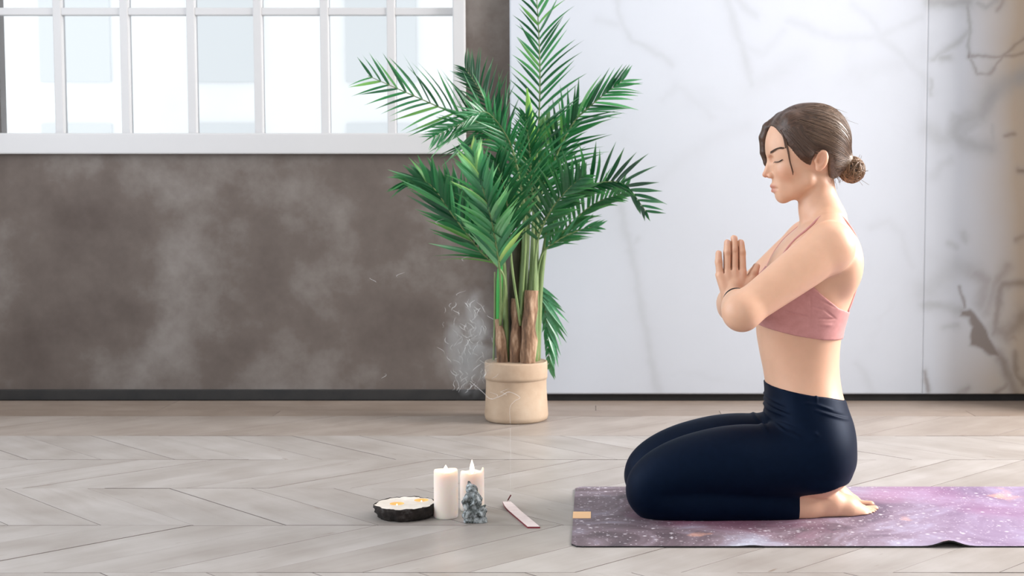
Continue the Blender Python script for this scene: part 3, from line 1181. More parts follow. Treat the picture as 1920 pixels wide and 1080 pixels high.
BODY.merge(HEAD, 0.012)
# ears
for sg in (-1, 1):
    e = Field(np.array([0.50, Y0 - 0.11, 0.78]), np.array([0.62, Y0 + 0.11, 0.92]), HV, ORG)
    rr = [(c_[0], c_[1], c_[2]) for c_ in rot_y(-0.22)]
    e.add(ell(Q(1531, 301, sg * 0.0760), (12.0 * p, 0.0075, 19 * p), rr), 0)
    e.cut(ell(Q(1528.0, 299.5, sg * 0.0830), (7.6 * p, 0.0070, 12.5 * p), rr), 0.002)
    e.add(rcone(Q(1533, 293, sg * 0.0775), Q(1531, 311, sg * 0.0765), 0.0022, 0.0022), 0.002)
    e.cut(ell(Q(1524.5, 304, sg * 0.0800), (3.4 * p, 0.0060, 5.0 * p)), 0.0015)
    e.add(ell(Q(1525.5, 317, sg * 0.0745), (6.4 * p, 0.0055, 6.0 * p)), 0.004)
    e.add(ell(Q(1520.0, 303, sg * 0.0745), (3.6 * p, 0.0060, 4.6 * p)), 0.003)
    BODY.merge(e, 0.006)
# everything rests on the mat
X_, Y_, Z_ = BODY.axes()
BODY.D = np.maximum(BODY.D, (MAT_TOP + 0.0005 - Z_).astype(np.float32))

Vb, Fb = nets(BODY.D, BODY.lo, HV)
wgt = np.ones(len(Vb))
Vb = relax(Vb, Fb, 3, 0.5, wgt)
Nb = vnormals(Vb, Fb)


def near_y(x, z, r=0.004):
    """depth of the skin towards the camera at (x, z)"""
    m = (np.abs(Vb[:, 0] - x) < r) & (np.abs(Vb[:, 2] - z) < r)
    return Vb[m, 1].min() if m.any() else Y0


def fold(V, N, segs, Yp, clip_near=False):
    """push the surface out or in along short creases given in pixels at depth Yp"""
    d = np.zeros(len(V))
    for (a, b, w, amp) in segs:
        A, B = P(*a, Yp)[[0, 2]], P(*b, Yp)[[0, 2]]
        ab = B - A
        t = np.clip(((V[:, 0] - A[0]) * ab[0] + (V[:, 2] - A[1]) * ab[1]) / (ab @ ab), 0, 1)
        q = np.hypot(V[:, 0] - A[0] - t * ab[0], V[:, 2] - A[1] - t * ab[1])
        d += amp * np.exp(-(q / w) ** 2) * (1 - 0.75 * np.abs(2 * t - 1) ** 2)
    return V + N * d[:, None]


# ---- skin
def skin_mat():
    m, nt, b = new_mat('skin')
    a = nd(nt, 'ShaderNodeVertexColor', layer_name='paint')
    tc = nd(nt, 'ShaderNodeTexCoord')
    n = nd(nt, 'ShaderNodeTexNoise', i_Scale=38.0, i_Detail=4.0)
    nt.links.new(tc.outputs['Object'], n.inputs['Vector'])
    r = ramp(nt, n.outputs[0], [(0.3, (0.95, 0.94, 0.93)), (0.7, (1.0, 1.0, 1.0))])
    c = mixc(nt, 1.0, a.outputs[0], r.outputs[0], 'MULTIPLY')
    nt.links.new(c, b.inputs['Base Color'])
    b.inputs['Roughness'].default_value = 0.46
    b.inputs['Subsurface Weight'].default_value = 0.25
    b.inputs['Subsurface Radius'].default_value = (0.012, 0.005, 0.003)
    b.inputs['Subsurface Scale'].default_value = 0.6
    n2 = nd(nt, 'ShaderNodeTexNoise', i_Scale=420.0, i_Detail=2.0)
    nt.links.new(tc.outputs['Object'], n2.inputs['Vector'])
    bump(nt, b, n2.outputs[0], 0.05, 0.001)
    return m


M_SKIN = skin_mat()
PERSON_AT = (float(Q(1440, 900)[0]), Y0, MAT_TOP)
person = obj('person', Vb, Fb, M_SKIN, None, loc=PERSON_AT)
tag(person, 'woman in pink sports top and navy leggings kneeling on yoga mat, palms together', 'person')
skin = np.tile(np.array([0.69, 0.415, 0.285]), (len(Vb), 1))


def dab(center, rad, col, amt):
    c = np.array(center)
    d = np.sqrt((((Vb - c) / np.array(rad)) ** 2).sum(1))
    w = (amt * np.exp(-d ** 4))[:, None]
    skin[:] = skin * (1 - w) + np.array(col) * w


for sg in (-1, 1):
    dab(Q(1470, 325, sg * 0.045), (0.025, 0.03, 0.02), (0.60, 0.26, 0.155), 0.5)
    dab(Q(1530, 300, sg * 0.078), (0.016, 0.02, 0.024), (0.58, 0.25, 0.15), 0.6)
dab(Q(1434, 330), (0.013, 0.014, 0.012), (0.58, 0.24, 0.15), 0.6)
dab(Q(1450, 349.5), (0.0120, 0.022, 0.0050), (0.42, 0.12, 0.10), 0.9)
dab(Q(1451.5, 357), (0.0110, 0.020, 0.0056), (0.46, 0.15, 0.12), 0.9)
for (u, v) in ((1347, 472.5), (1364, 452.5), (1376.5, 444), (1389.5, 452.5)):
    for sg in (-1, 1): dab(Q(u, v, sg * 0.0185), (0.0052, 0.0045, 0.0075), (0.68, 0.41, 0.33), 0.8)
for (u, v) in ((1348, 489), (1363, 474), (1377, 469), (1390, 474), (1413, 511)):
    for sg in (-1, 1): dab(Q(u, v, sg * 0.0235), (0.009, 0.009, 0.006), (0.48, 0.22, 0.13), 0.45)
point_colors(person, skin)

# ---- leggings: the hips and legs again, a cloth thickness out, cut at waist and ankles
M_legging = noise_mat('navy_jersey', [(0.3, (0.0006, 0.0026, 0.0095)), (0.7, (0.0010, 0.0038, 0.013))], scale=60, rough=0.58, bstr=0.04, bdist=0.002)
lb = M_legging.node_tree.nodes['Principled BSDF']
lb.inputs['Specular IOR Level'].default_value = 0.15
lb.inputs['Specular Tint'].default_value = (0.35, 0.55, 1.0, 1)
lb.inputs['Sheen Weight'].default_value = 0.03
lb.inputs['Sheen Roughness'].default_value = 0.35
lb.inputs['Sheen Tint'].default_value = (0.25, 0.42, 0.85, 1)
LEG = Field(BLO, np.array([0.715, Y0 + 0.33, 0.42]), HV * 1.15)
LEG.add(torso_prim(), 0)
both(leg_prims, LEG, 0.022)
X_, Y_, Z_ = LEG.axes()
# waist line falls from the navel to the small of the back
ws = spline([(Q(1425, 713)[0], Q(1425, 713)[2]), (Q(1437, 716)[0], Q(1437, 716)[2]), (Q(1500, 727)[0], Q(1500, 727)[2]),
             (Q(1540, 733)[0], Q(1540, 733)[2]), (Q(1575, 744)[0], Q(1575, 744)[2]), (Q(1610, 760)[0], Q(1610, 760)[2])], 60)
zw = np.interp(X_.ravel(), ws[:, 0], ws[:, 1]).astype(np.float32)[:, None, None]
D = LEG.D - 0.0034
# ankle hem: a slanted cut behind the calves, below the seat
hx = P(1495, 950, NY)[0]
zb_ = 0.060 + 0.32 * np.clip(X_ - hx, 0, 0.09)          # the seat lifts off the heels
hem = np.where(X_ > hx, np.minimum(X_ - hx, zb_ - Z_), -1.0).astype(np.float32)
D = np.maximum(D, Z_ - zw)
D = np.maximum(D, hem)
D = np.maximum(D, (MAT_TOP + 0.0004 - Z_).astype(np.float32))
Vl, Fl = nets(D, LEG.lo, LEG.h)
Vl = relax(Vl, Fl, 3, 0.5)
Nl = vnormals(Vl, Fl)
FOLDS = [((1437, 752), (1468, 762), 0.0035, 0.0030), ((1442, 763), (1478, 774), 0.0035, 0.0030), ((1440, 775), (1475, 780), 0.0035, 0.0032),
         ((1440, 784), (1470, 805), 0.004, 0.0034), ((1455, 793), (1490, 801), 0.0035, 0.0026), ((1458, 800), (1500, 818), 0.004, 0.0026),
         ((1428, 795), (1440, 812), 0.004, 0.0030), ((1527, 757), (1560, 768), 0.003, 0.0024), ((1527, 768), (1595, 790), 0.0035, 0.0026),
         ((1445, 757), (1475, 768), 0.003, -0.0022), ((1446, 769), (1480, 779), 0.003, -0.0022), ((1448, 790), (1485, 812), 0.003, -0.0022),
         ((1530, 763), (1590, 784), 0.003, -0.0020), ((1505, 755), (1525, 757), 0.003, 0.0015), ((1520, 806), (1530, 812), 0.004, 0.0018),
         ((1531, 735), (1531, 756), 0.0025, 0.0016)]
Vl = fold(Vl, Nl, FOLDS, Y0 - 0.13)
leg_o = obj('leggings', Vl, Fl, M_legging, person)
leg_o['label'] = 'tight navy high-waisted leggings'

# ---- sports top
M_top = noise_mat('pink_jersey', [(0.3, (0.50, 0.225, 0.215)), (0.7, (0.57, 0.27, 0.26))], scale=70, rough=0.75, bstr=0.05, bdist=0.002)
TOP = Field(np.array([0.30, Y0 - 0.21, 0.38]), np.array([0.72, Y0 + 0.21, 0.74]), HV)
TOP.add(torso_prim(), 0)
for sgn in (-1, 1):
    TOP.add(ell(Q(1450, 560, sgn * 0.062), (0.053, 0.060, 0.060)), 0.022)
    TOP.add(ell(Q(1566, 492, sgn * 0.085), (0.050, 0.060, 0.075)), 0.025)
X_, Y_, Z_ = TOP.axes()
c_ = lambda u, v: (Q(u, v)[0], Q(u, v)[2])
bot = np.array([c_(1395, 600), c_(1440, 612), c_(1480, 621), c_(1530, 629), c_(1575, 632), c_(1620, 634)])
top = np.array([c_(1395, 500), c_(1432, 500), c_(1465, 502), c_(1495, 519), c_(1522, 545), c_(1556, 571), c_(1582, 581), c_(1620, 590)])
zb = np.interp(X_.ravel(), bot[:, 0], bot[:, 1]).astype(np.float32)[:, None, None]
zt = np.interp(X_.ravel(), top[:, 0], top[:, 1]).astype(np.float32)[:, None, None]
D = np.maximum(TOP.D - 0.0042, np.maximum(zb - Z_, Z_ - zt))
Vt, Ft = nets(D, TOP.lo, TOP.h)
Vt = relax(Vt, Ft, 3, 0.5)
Nt = vnormals(Vt, Ft)
Vt = fold(Vt, Nt, [((1470, 583), (1512, 593), 0.0022, -0.0024), ((1530, 597), (1568, 598), 0.0022, -0.0024), ((1518, 552), (1566, 577), 0.002, -0.0018),
                   ((1520, 574), (1542, 580), 0.0022, -0.0018), ((1540, 577), (1566, 597), 0.0022, -0.0022), ((1535, 608), (1560, 609), 0.004, 0.002),
                   ((1516, 555), (1517, 590), 0.002, -0.0014)], Y0 - 0.115)
top_o = obj('sports_top', Vt, Ft, M_top, person)
top_o['label'] = 'dusty pink sports top with crossed back straps'
# shoulder straps
st = MB()
for sgn in (-1, 1):
    path = []
    for (u, v, dy) in [(1446, 500, 0.075), (1466, 462, 0.078), (1495, 433, 0.080), (1535, 414, 0.080), (1568, 418, 0.072), (1596, 455, 0.055), (1606, 500, 0.035), (1600, 545, 0.05), (1585, 583, 0.07)]:
        path.append(Q(u, v, sgn * dy))
    path = spline(path, 60)
    # rest the strap on the skin
    out = []
    for q_ in path:
        d = ((Vb - q_) ** 2).sum(1)
        i = np.argsort(d)[:12]
        out.append(Vb[i].mean(0) + Nb[i].mean(0) * 0.0012)
    out = np.array(out)
    for _ in range(6): out[1:-1] = (out[:-2] + 2 * out[1:-1] + out[2:]) / 4
    st.tube(out, 0.0030, 8, True, 0.6)
st.build('strap', M_top, person, smooth=True)

# ---- hair
def hair_mat():
    m, nt, b = new_mat('brown_hair')
    a = nd(nt, 'ShaderNodeVertexColor', layer_name='paint')
    nt.links.new(a.outputs[0], b.inputs['Base Color'])
    b.inputs['Roughness'].default_value = 0.42
    b.inputs['Specular IOR Level'].default_value = 0.4
    return m


M_HAIR = hair_mat()
BUN = Q(1597, 318)
ANCH = Q(1586, 302)


def poly_sdf(X, Z, pts):
    """signed distance to a polygon in the x-z plane (pixel corners on the sagittal plane)"""
    c = [(Q(u, v)[0], Q(u, v)[2]) for u, v in pts]
    n = len(c)
    d = np.full(np.broadcast(X, Z).shape, 9.0)
    ins = np.zeros(d.shape, bool)
    for i in range(n):
        (x0, z0), (x1, z1) = c[i], c[(i + 1) % n]
        ex, ez = x1 - x0, z1 - z0
        t = np.clip(((X - x0) * ex + (Z - z0) * ez) / (ex * ex + ez * ez), 0, 1)
        d = np.minimum(d, np.hypot(X - x0 - t * ex, Z - z0 - t * ez))
        ins ^= ((z0 > Z) != (z1 > Z)) & (X < (x1 - x0) * (Z - z0) / (z1 - z0 + 1e-12) + x0)
    return np.where(ins, -d, d)


HF = Field(np.array([0.38, Y0 - 0.115, 0.78]), np.array([0.70, Y0 + 0.115, 1.02]), 0.0020)
HF.add(ell(Q(1514, 264), (76 * p, 0.0800, 70.5 * p)), 0)
HF.add(ell(Q(1540, 266), (53 * p, 0.0760, 66 * p)), 0.02)
HF.add(rcone(Q(1552, 292), Q(1580, 303), 0.050, 0.022, (0, 1, 0), 1.0), 0.025)
HF.add(rcone(Q(1545, 322), Q(1580, 305), 0.026, 0.020, (0, 1, 0), 0.8), 0.020)
for sg in (-1, 1):    # hair swept over the temples
    HF.add(rcone(Q(1478, 228, sg * 0.045), Q(1505, 290, sg * 0.072), 0.018, 0.0125), 0.02)
X_, Y_, Z_ = HF.axes()
outline = [(1449, 240), (1440, 235), (1440, 150), (1680, 150), (1680, 290), (1600, 318), (1566, 348), (1551, 334), (1546, 312), (1543, 292), (1534, 280), (1521, 284),
           (1515, 300), (1513, 312), (1503, 309), (1490, 299), (1478, 290), (1468, 276), (1461, 258)]
pd = poly_sdf(X_[:, 0, :], Z_[0:1, 0, :] if Z_.shape[0] == 1 else Z_[:, 0, :], outline).astype(np.float32)[:, None, :]
D = -smin(-HF.D, -pd + 0 * Y_, 0.004)
# far-side lock that swings forward past the forehead
lk = Field(np.array([0.38, Y0 - 0.115, 0.78]), np.array([0.70, Y0 + 0.115, 1.02]), 0.0020)
for pr in chain([Q(1500, 208, 0.012), Q(1466, 221, 0.026), Q(1444, 238, 0.038), Q(1437, 256, 0.046), Q(1437.5, 284, 0.050), Q(1441, 304, 0.048), Q(1445, 320, 0.045)],
                [0.016, 0.0150, 0.0140, 0.0125, 0.0100, 0.0062, 0.0022], (0, 1, 0), 0.62): lk.add(pr, 0.004)
D = smin(D, lk.D, 0.006)
Vh, Fh = nets(D.astype(np.float32), HF.lo, HF.h)
Vh = relax(Vh, Fh, 4, 0.5)
Nh = vnormals(Vh, Fh)


def strand_noise(V, f=44.0):
    d = V - ANCH
    r = np.linalg.norm(d, axis=1)
    # locks leave the parting downwards and bend back towards the knot
    bend = np.clip((r - 0.09) / 0.10, 0, 1)
    d = d / r[:, None]
    ang = np.arctan2(d[:, 2], -d[:, 0]) + 0.5 * bend * bend
    return (vnoise(ang * f, d[:, 1] * f, r * 6.0) * 0.5 + vnoise(ang * f * 2.7, d[:, 1] * f * 2.7, r * 8.0) * 0.5)


sn = strand_noise(Vh)
Vh = Vh + Nh * (0.0005 * sn)[:, None]
hair = obj('hair', Vh, Fh, M_HAIR, person)
hair['label'] = 'brown hair swept back into a low bun'


def hair_color(V, s, lift=0.0):
    back = np.clip((V[:, 0] - Q(1505, 250)[0]) / 0.09, 0, 1)[:, None]      # light on the back of the head, painted into the colour
    c = np.array([0.058, 0.029, 0.018]) * (1 - back) + np.array([0.13, 0.085, 0.055]) * back
    k = np.clip(0.5 + 0.9 * s + lift, 0, 1.6)[:, None]
    return c * (0.55 + 0.9 * k)


point_colors(hair, hair_color(Vh, sn))

# loose strands lying over the hair, from the parting to the knot
hr = np.random.default_rng(11)
strands = MB()
scol = []


def ray_hair(q):
    d = ((Vh - q) ** 2).sum(1)
    i = int(np.argmin(d))
    return Vh[i], Nh[i]


def add_strand(pts, r0, tint, lift=0.0006, on=True, n=14):
    path = spline(pts, n)
    if on:
        out = []
        for q_ in path:
            v, nn = ray_hair(q_)
            out.append(v + nn * lift)
        path = np.array(out)
        path[1:-1] = (path[:-2] + 2 * path[1:-1] + path[2:]) / 4
    rad = [r0 * (0.35 + 0.65 * math.sin(math.pi * (0.12 + 0.8 * i / (n - 1)))) for i in range(n)]
    strands.tube(path, rad, 4)
    scol.extend([tint] * (4 * n))


HC = Q(1514, 264)
HAX = np.array([76 * p, 0.0800, 70.5 * p])
pole = (ANCH - HC) / HAX
pole /= np.linalg.norm(pole)
pt1 = np.cross(pole, (0, 1.0, 0)); pt1 /= np.linalg.norm(pt1)      # towards the crown
pt2 = np.array([0, -1.0, 0])                                      # towards the camera
OUTL = [(1449, 240), (1440, 235), (1440, 150), (1680, 150), (1680, 290), (1600, 318), (1566, 348), (1553, 330), (1546, 308), (1543, 290), (1534, 279), (1521, 283),
        (1515, 298), (1512, 309), (1503, 306), (1490, 296), (1478, 286), (1468, 272), (1461, 254)]
for i in range(640):
    t = hr.random() ** 1.5
    if i % 3 == 0:       # falls from the parting, over the temple, back past the ear
        sg = -1 if hr.random() < 0.8 else 1
        w = hr.uniform(0, 1)
        a = Q(1456 + 36 * w, 236 - 26 * w + hr.uniform(-2, 2), sg * hr.uniform(0.012, 0.03))
        m1 = Q(1467 + 34 * w, 260 - 8 * w, sg * 0.075)
        m2 = Q(1490 + 34 * w, 290 - 18 * w, sg * 0.085)
        e = Q(1508 + 46 * w, 304 - 12 * w, sg * 0.082)
        add_strand([a, m1, m2, e], hr.uniform(0.00035, 0.0008), (0.045 + 0.06 * t, 0.024 + 0.035 * t, 0.016 + 0.023 * t))
    else:                # radiates from the knot over the crown and sides
        al = hr.uniform(-1.15, 2.5)
        th0, th1 = math.radians(hr.uniform(8, 22)), math.radians(hr.uniform(60, 128))
        pts = []
        for k in range(9):
            th = th1 + (th0 - th1) * k / 8
            aa = al + 0.25 * math.sin(th * 0.9) * math.copysign(1, al) * (th / 2.2)
            d = pole * math.cos(th) + (pt1 * math.cos(aa) + pt2 * math.sin(aa)) * math.sin(th)
            q_ = HC + d * HAX
            pts.append(q_)
        ins = poly_sdf(np.array([q_[0] for q_ in pts]), np.array([q_[2] for q_ in pts]), OUTL) < -0.001
        k0 = 8
        while k0 > 0 and ins[k0 - 1]: k0 -= 1
        pts = pts[k0:]
        if len(pts) < 4: continue
        add_strand(pts, hr.uniform(0.00035, 0.0008), (0.06 + 0.20 * t, 0.034 + 0.135 * t, 0.022 + 0.095 * t))
for i in range(26):   # fine hairs lifting off the crown and nape
    u0 = hr.uniform(1500, 1575)
    a = Q(u0, 196 + (u0 - 1512) ** 2 / 90, hr.uniform(-0.03, 0.03))
    b_ = a + np.array([hr.uniform(0.02, 0.06), hr.uniform(-0.02, 0.02), hr.uniform(-0.03, 0.006)])
    add_strand([a, (a + b_) / 2 + np.array([0, 0, 0.004]), b_], 0.00035, (0.14, 0.09, 0.06), on=False, n=6)
for i in range(14):   # wisps at the nape
    a = Q(hr.uniform(1545, 1566), hr.uniform(318, 338), -hr.uniform(0.015, 0.05))
    b_ = a + np.array([hr.uniform(0.0, 0.02), hr.uniform(-0.008, 0.008), -hr.uniform(0.012, 0.030)])
    add_strand([a, (a + b_) / 2 + np.array([0.003, -0.003, 0]), b_], 0.00035, (0.11, 0.07, 0.045), on=False, n=6)
# the lock falling in front of the ear and cheek
for i in range(9):
    j = hr.uniform(-1, 1)
    pts = [Q(1464 + 2 * j, 262, -0.066), Q(1470 + 1.5 * j, 285, -0.068), Q(1474 + 1.0 * j, 305, -0.064), Q(1480 + 0.8 * j, 330 - abs(j) * 6, -0.058)]
    pts = [np.array([q_[0], near_y(q_[0], q_[2]) - 0.0012 - 0.0006 * abs(j), q_[2]]) for q_ in pts]
    add_strand(pts, 0.0007, (0.10, 0.05, 0.03), on=False, n=12)
for i in range(5):
    j = hr.uniform(-1, 1)
    pts = [Q(1458 + j, 246, -0.060), Q(1463 + j, 262, -0.066), Q(1466 + j, 280, -0.066)]
    pts = [np.array([q_[0], near_y(q_[0], q_[2]) - 0.0015, q_[2]]) for q_ in pts]
    add_strand(pts, 0.0008, (0.09, 0.045, 0.03), on=False, n=8)
so = strands.build('hair_strands', M_HAIR, person, smooth=True)
so['kind'] = 'stuff'
point_colors(so, np.array(scol))

# bun: coiled locks around a core
bun = MB()
bcol = []
for i in range(130):
    ax = np.array([hr.normal(0, 0.45), hr.choice([-1, 1]) * 1.0, hr.normal(0, 0.45)])
    if i % 3 == 0: ax = hr.normal(0, 1, 3)
    ax /= np.linalg.norm(ax)
    t1 = np.cross(ax, (0.3, 0.1, 1.0)); t1 /= np.linalg.norm(t1)
    t2 = np.cross(ax, t1)
    off = hr.uniform(-0.55, 0.85) if i % 3 else hr.uniform(-0.3, 0.3)
    R_ = 0.0310
    rr = R_ * math.sqrt(max(0.08, 1 - off * off))
    a0 = hr.uniform(0, 6.28)
    span = hr.uniform(2.6, 5.2)
    pts = []
    for k in range(18):
        an = a0 + span * k / 17
        q_ = BUN + ax * off * R_ * 0.9 + (t1 * math.cos(an) + t2 * math.sin(an)) * rr * (1 + 0.05 * math.sin(3 * an + i))
        pts.append(q_)
    w = hr.uniform(0.0009, 0.0026)
    bun.tube(pts, [w * (0.35 + 0.65 * math.sin(math.pi * (k + 0.6) / 18)) for k in range(18)], 7)
    t = hr.uniform(0.2, 1.1)
    bcol += [(0.075 + 0.16 * t, 0.040 + 0.095 * t, 0.020 + 0.055 * t)] * (7 * 18)
n0 = len(bun.v)
bun.lathe(BUN, [(0.004, -0.0300), (0.018, -0.025), (0.0285, -0.010), (0.0295, 0.006), (0.023, 0.020), (0.006, 0.030)], 16)
bcol += [(0.05, 0.028, 0.018)] * (len(bun.v) - n0)
n0 = len(bun.v)
for i in range(18):
    d = hr.normal(0, 1, 3); d[1] -= 0.3; d /= np.linalg.norm(d)
    a = BUN + d * 0.031
    b_ = a + d * hr.uniform(0.004, 0.016) + hr.normal(0, 0.006, 3)
    bun.tube(spline([a - d * 0.006, a, b_], 5), 0.0004, 4)
bcol += [(0.14, 0.09, 0.055)] * (len(bun.v) - n0)
bo = bun.build('hair_bun', M_HAIR, person, smooth=True)
point_colors(bo, np.array(bcol))

# brows and closed lashes
M_LASH = pmat('dark_lashes', (0.016, 0.010, 0.008), 0.6)
M_BROW = pmat('brown_brow', (0.075, 0.042, 0.028), 0.8)
for sg in (-1, 1):
    br, la = MB(), MB()
    def onface(u, v, out):
        q_ = Q(u, v)
        y = near_y(q_[0], q_[2], 0.0026)
        return np.array([q_[0], y - out, q_[2]]) if sg < 0 else mir((q_[0], y - out, q_[2]))
    for k in range(24):
        t = k / 23
        u = 1441.0 + 20 * t
        v = 287.0 - 7.5 * math.sin(min(1.0, t * 1.25) * math.pi * 0.5) + 3.0 * max(0, t - 0.7)
        th = (2.4 - 1.5 * t)
        for e in (-0.6, 0.0, 0.6):
            a = onface(u, v + e * th, 0.0002)
            b_ = onface(u + 3.0, v + e * th - 1.2, 0.0006)
            br.tube([a, b_], [0.0009, 0.0004], 4)
    pts = [onface(1448.0 + 13 * t, 304.5 + 2.0 * math.sin(math.pi * t) - 4.2 * t, 0.0005) for t in np.linspace(0, 1, 10)]
    la.tube(pts, [0.0006] + [0.0010] * 5 + [0.0013] * 3 + [0.0006], 5)
    for k in range(14):
        t = k / 13
        a = pts[min(9, int(t * 9))]
        b_ = a + np.array([-0.0028 + 0.0045 * t, (-1 if sg < 0 else 1) * 0.0016, -0.0030 + 0.001 * t])
        la.tube([a, b_], [0.0007, 0.0003], 4)
    br.build('eyebrow', M_BROW, person, smooth=True)
    la.build('eyelashes', M_LASH, person, smooth=True)

# cord bracelets on the near wrist
fw = WR - EL
fw = fw / np.linalg.norm(fw)
t1 = np.cross(fw, (0, 0, 1.0)); t1 /= np.linalg.norm(t1)
t2 = np.cross(fw, t1)
M_cord = pmat('black_cord', (0.010, 0.008, 0.012), 0.6)
M_rcord = pmat('red_cord', (0.30, 0.02, 0.04), 0.6)
for nme, mt, off, w in (('black_bracelet', M_cord, -0.030, 0.0022), ('red_bracelet', M_rcord, -0.024, 0.0012)):
    c = WR + fw * off
    ring = []
    for k in range(37):
        an = 2 * math.pi * k / 36
        dirv = t1 * math.cos(an) + t2 * math.sin(an)
        # find the skin in this direction
        rel = Vb - c
        al = rel @ fw
        sel = rel[(np.abs(al) < 0.004) & (np.linalg.norm(rel, axis=1) < 0.042)]
        pr = sel - np.outer(sel @ fw, fw)
        ln = np.linalg.norm(pr, axis=1)
        cosv = (pr @ dirv) / (ln + 1e-9)
        r_ = ln[cosv > 0.97]
        ring.append(c + dirv * ((np.max(r_) if len(r_) else 0.028) + 0.0010))
    MB().tube(ring, w, 6, cap=False).build(nme, mt, person, smooth=True)

# ================================================================== POTTED PALM
def leaf_mat(name='palm_leaf', tint=(1, 1, 1)):
    m, nt, b = new_mat(name)
    oi = nd(nt, 'ShaderNodeObjectInfo')
    tc = nd(nt, 'ShaderNodeTexCoord')
    n = nd(nt, 'ShaderNodeTexNoise', i_Scale=9.0, i_Detail=4.0)
    mp = nd(nt, 'ShaderNodeMapping')
    mp.inputs['Scale'].default_value = (1.0, 22.0, 1.0)
    nt.links.new(tc.outputs['UV'], mp.inputs[0])
    nt.links.new(mp.outputs[0], n.inputs['Vector'])
    c1 = ramp(nt, oi.outputs['Random'], [(0.0, (0.006, 0.060, 0.030)), (0.35, (0.016, 0.115, 0.050)), (0.7, (0.035, 0.20, 0.085)), (0.9, (0.085, 0.31, 0.14)), (1.0, (0.17, 0.36, 0.09))])
    c2 = ramp(nt, n.outputs[0], [(0.3, (0.7, 0.75, 0.7)), (0.7, (1.15, 1.12, 1.1))])
    c = mixc(nt, 1.0, c1.outputs[0], c2.outputs[0], 'MULTIPLY')
    c = mixc(nt, 1.0, c, tint, 'MULTIPLY')
    # paler towards the tip of each leaflet
    sep = nd(nt, 'ShaderNodeSeparateXYZ')
    nt.links.new(tc.outputs['UV'], sep.inputs[0])
    tip = ramp(nt, sep.outputs[0], [(0.6, (0, 0, 0)), (1.0, (0.45, 0.45, 0.45))])
    c = mixc(nt, tip.outputs[0], c, (0.12, 0.27, 0.13))
    nt.links.new(c, b.inputs['Base Color'])
    b.inputs['Roughness'].default_value = 0.33
    b.inputs['Specular IOR Level'].default_value = 0.6
    out = nt.nodes['Material Output']
    tr = nd(nt, 'ShaderNodeBsdfTranslucent')
    tcol = mixc(nt, 1.0, c, (1.6, 2.0, 0.9), 'MULTIPLY')
    nt.links.new(tcol, tr.inputs[0])
    mx = nd(nt, 'ShaderNodeMixShader')
    mx.inputs[0].default_value = 0.28
    nt.links.new(b.outputs[0], mx.inputs[1])
    nt.links.new(tr.outputs[0], mx.inputs[2])
    nt.links.new(mx.outputs[0], out.inputs[0])
    return m


M_LEAF = leaf_mat()
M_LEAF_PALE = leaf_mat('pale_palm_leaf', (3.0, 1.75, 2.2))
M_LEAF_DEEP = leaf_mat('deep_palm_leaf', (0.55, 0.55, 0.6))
M_RACHIS = noise_mat('palm_stalk', [(0.3, (0.10, 0.17, 0.055)), (0.7, (0.20, 0.27, 0.11))], scale=14, rough=0.5, stretch=(4, 4, 0.6), bstr=0.1)
M_STALK_G = pmat('bright_green_stalk', (0.03, 0.30, 0.05), 0.45)
M_BARK = noise_mat('palm_fibre_bark', [(0.32, (0.06, 0.033, 0.02)), (0.5, (0.21, 0.12, 0.07)), (0.68, (0.46, 0.32, 0.22))], scale=16, rough=0.9, stretch=(3, 3, 0.7), bstr=0.6)
M_POT = noise_mat('kraft_paper_pot', [(0.25, (0.30, 0.205, 0.135)), (0.55, (0.43, 0.325, 0.235)), (0.8, (0.51, 0.42, 0.33))], scale=5, rough=0.85, bstr=0.25)
M_SOIL = noise_mat('dark_soil', [(0.3, (0.012, 0.009, 0.007)), (0.7, (0.05, 0.035, 0.025))], scale=60, rough=1.0, bstr=0.8)

PB = G(968, 797)
PR = 60.5 * (PB[1] / F_PX)
PC = np.array([P(968, 790, PB[1] + PR)[0], PB[1] + PR, 0.0])
palm = empty('potted_palm', PC)
tag(palm, 'tall green areca palm in a round kraft paper pot by the wall', 'potted plant')
PH = P(968, 677, PC[1])[2]
prof = [(PR * 0.90, 0.0), (PR * 0.985, 0.006), (PR * 1.02, 0.020), (PR * 1.0, 0.06), (PR * 0.965, 0.11), (PR * 0.965, PH - 0.062), (PR * 0.975, PH - 0.058)]
prof += [(PR * 0.975, PH - 0.058), (PR * 0.985, PH - 0.050), (PR * 0.99, PH - 0.006), (PR * 0.975, PH), (PR * 0.93, PH), (PR * 0.92, PH - 0.03), (PR * 0.91, PH - 0.035)]
pot = MB().lathe(PC, prof, 64)
pv = np.array(pot.v)
ang = np.arctan2(pv[:, 1] - PC[1], pv[:, 0] - PC[0])
zz = pv[:, 2]
wob = 0.0035 * fbm(np.cos(ang) * 1.6 + 3, np.sin(ang) * 1.6, zz * 16, 3)
pv[:, 0] += np.cos(ang) * wob
pv[:, 1] += np.sin(ang) * wob
pot.v = [tuple(q) for q in pv]
po = pot.build('pot', M_POT, palm, smooth=True)
cuff = MB().lathe(PC, [(PR * 0.970, PH - 0.061), (PR * 0.995, PH - 0.060), (PR * 1.003, PH - 0.050), (PR * 1.000, PH - 0.004), (PR * 0.985, PH + 0.001), (PR * 0.95, PH)], 64)
cuff.build('folded_rim', M_POT, po, smooth=True)
MB().lathe(PC, [(PR * 0.90, PH - 0.05), (PR * 0.905, PH - 0.036), (PR * 0.4, PH - 0.028), (0.002, PH - 0.026)], 32).build('soil', M_SOIL, palm, smooth=True)


def PP(u, v, dy=0.0):
    return P(u, v, PC[1] + dy)


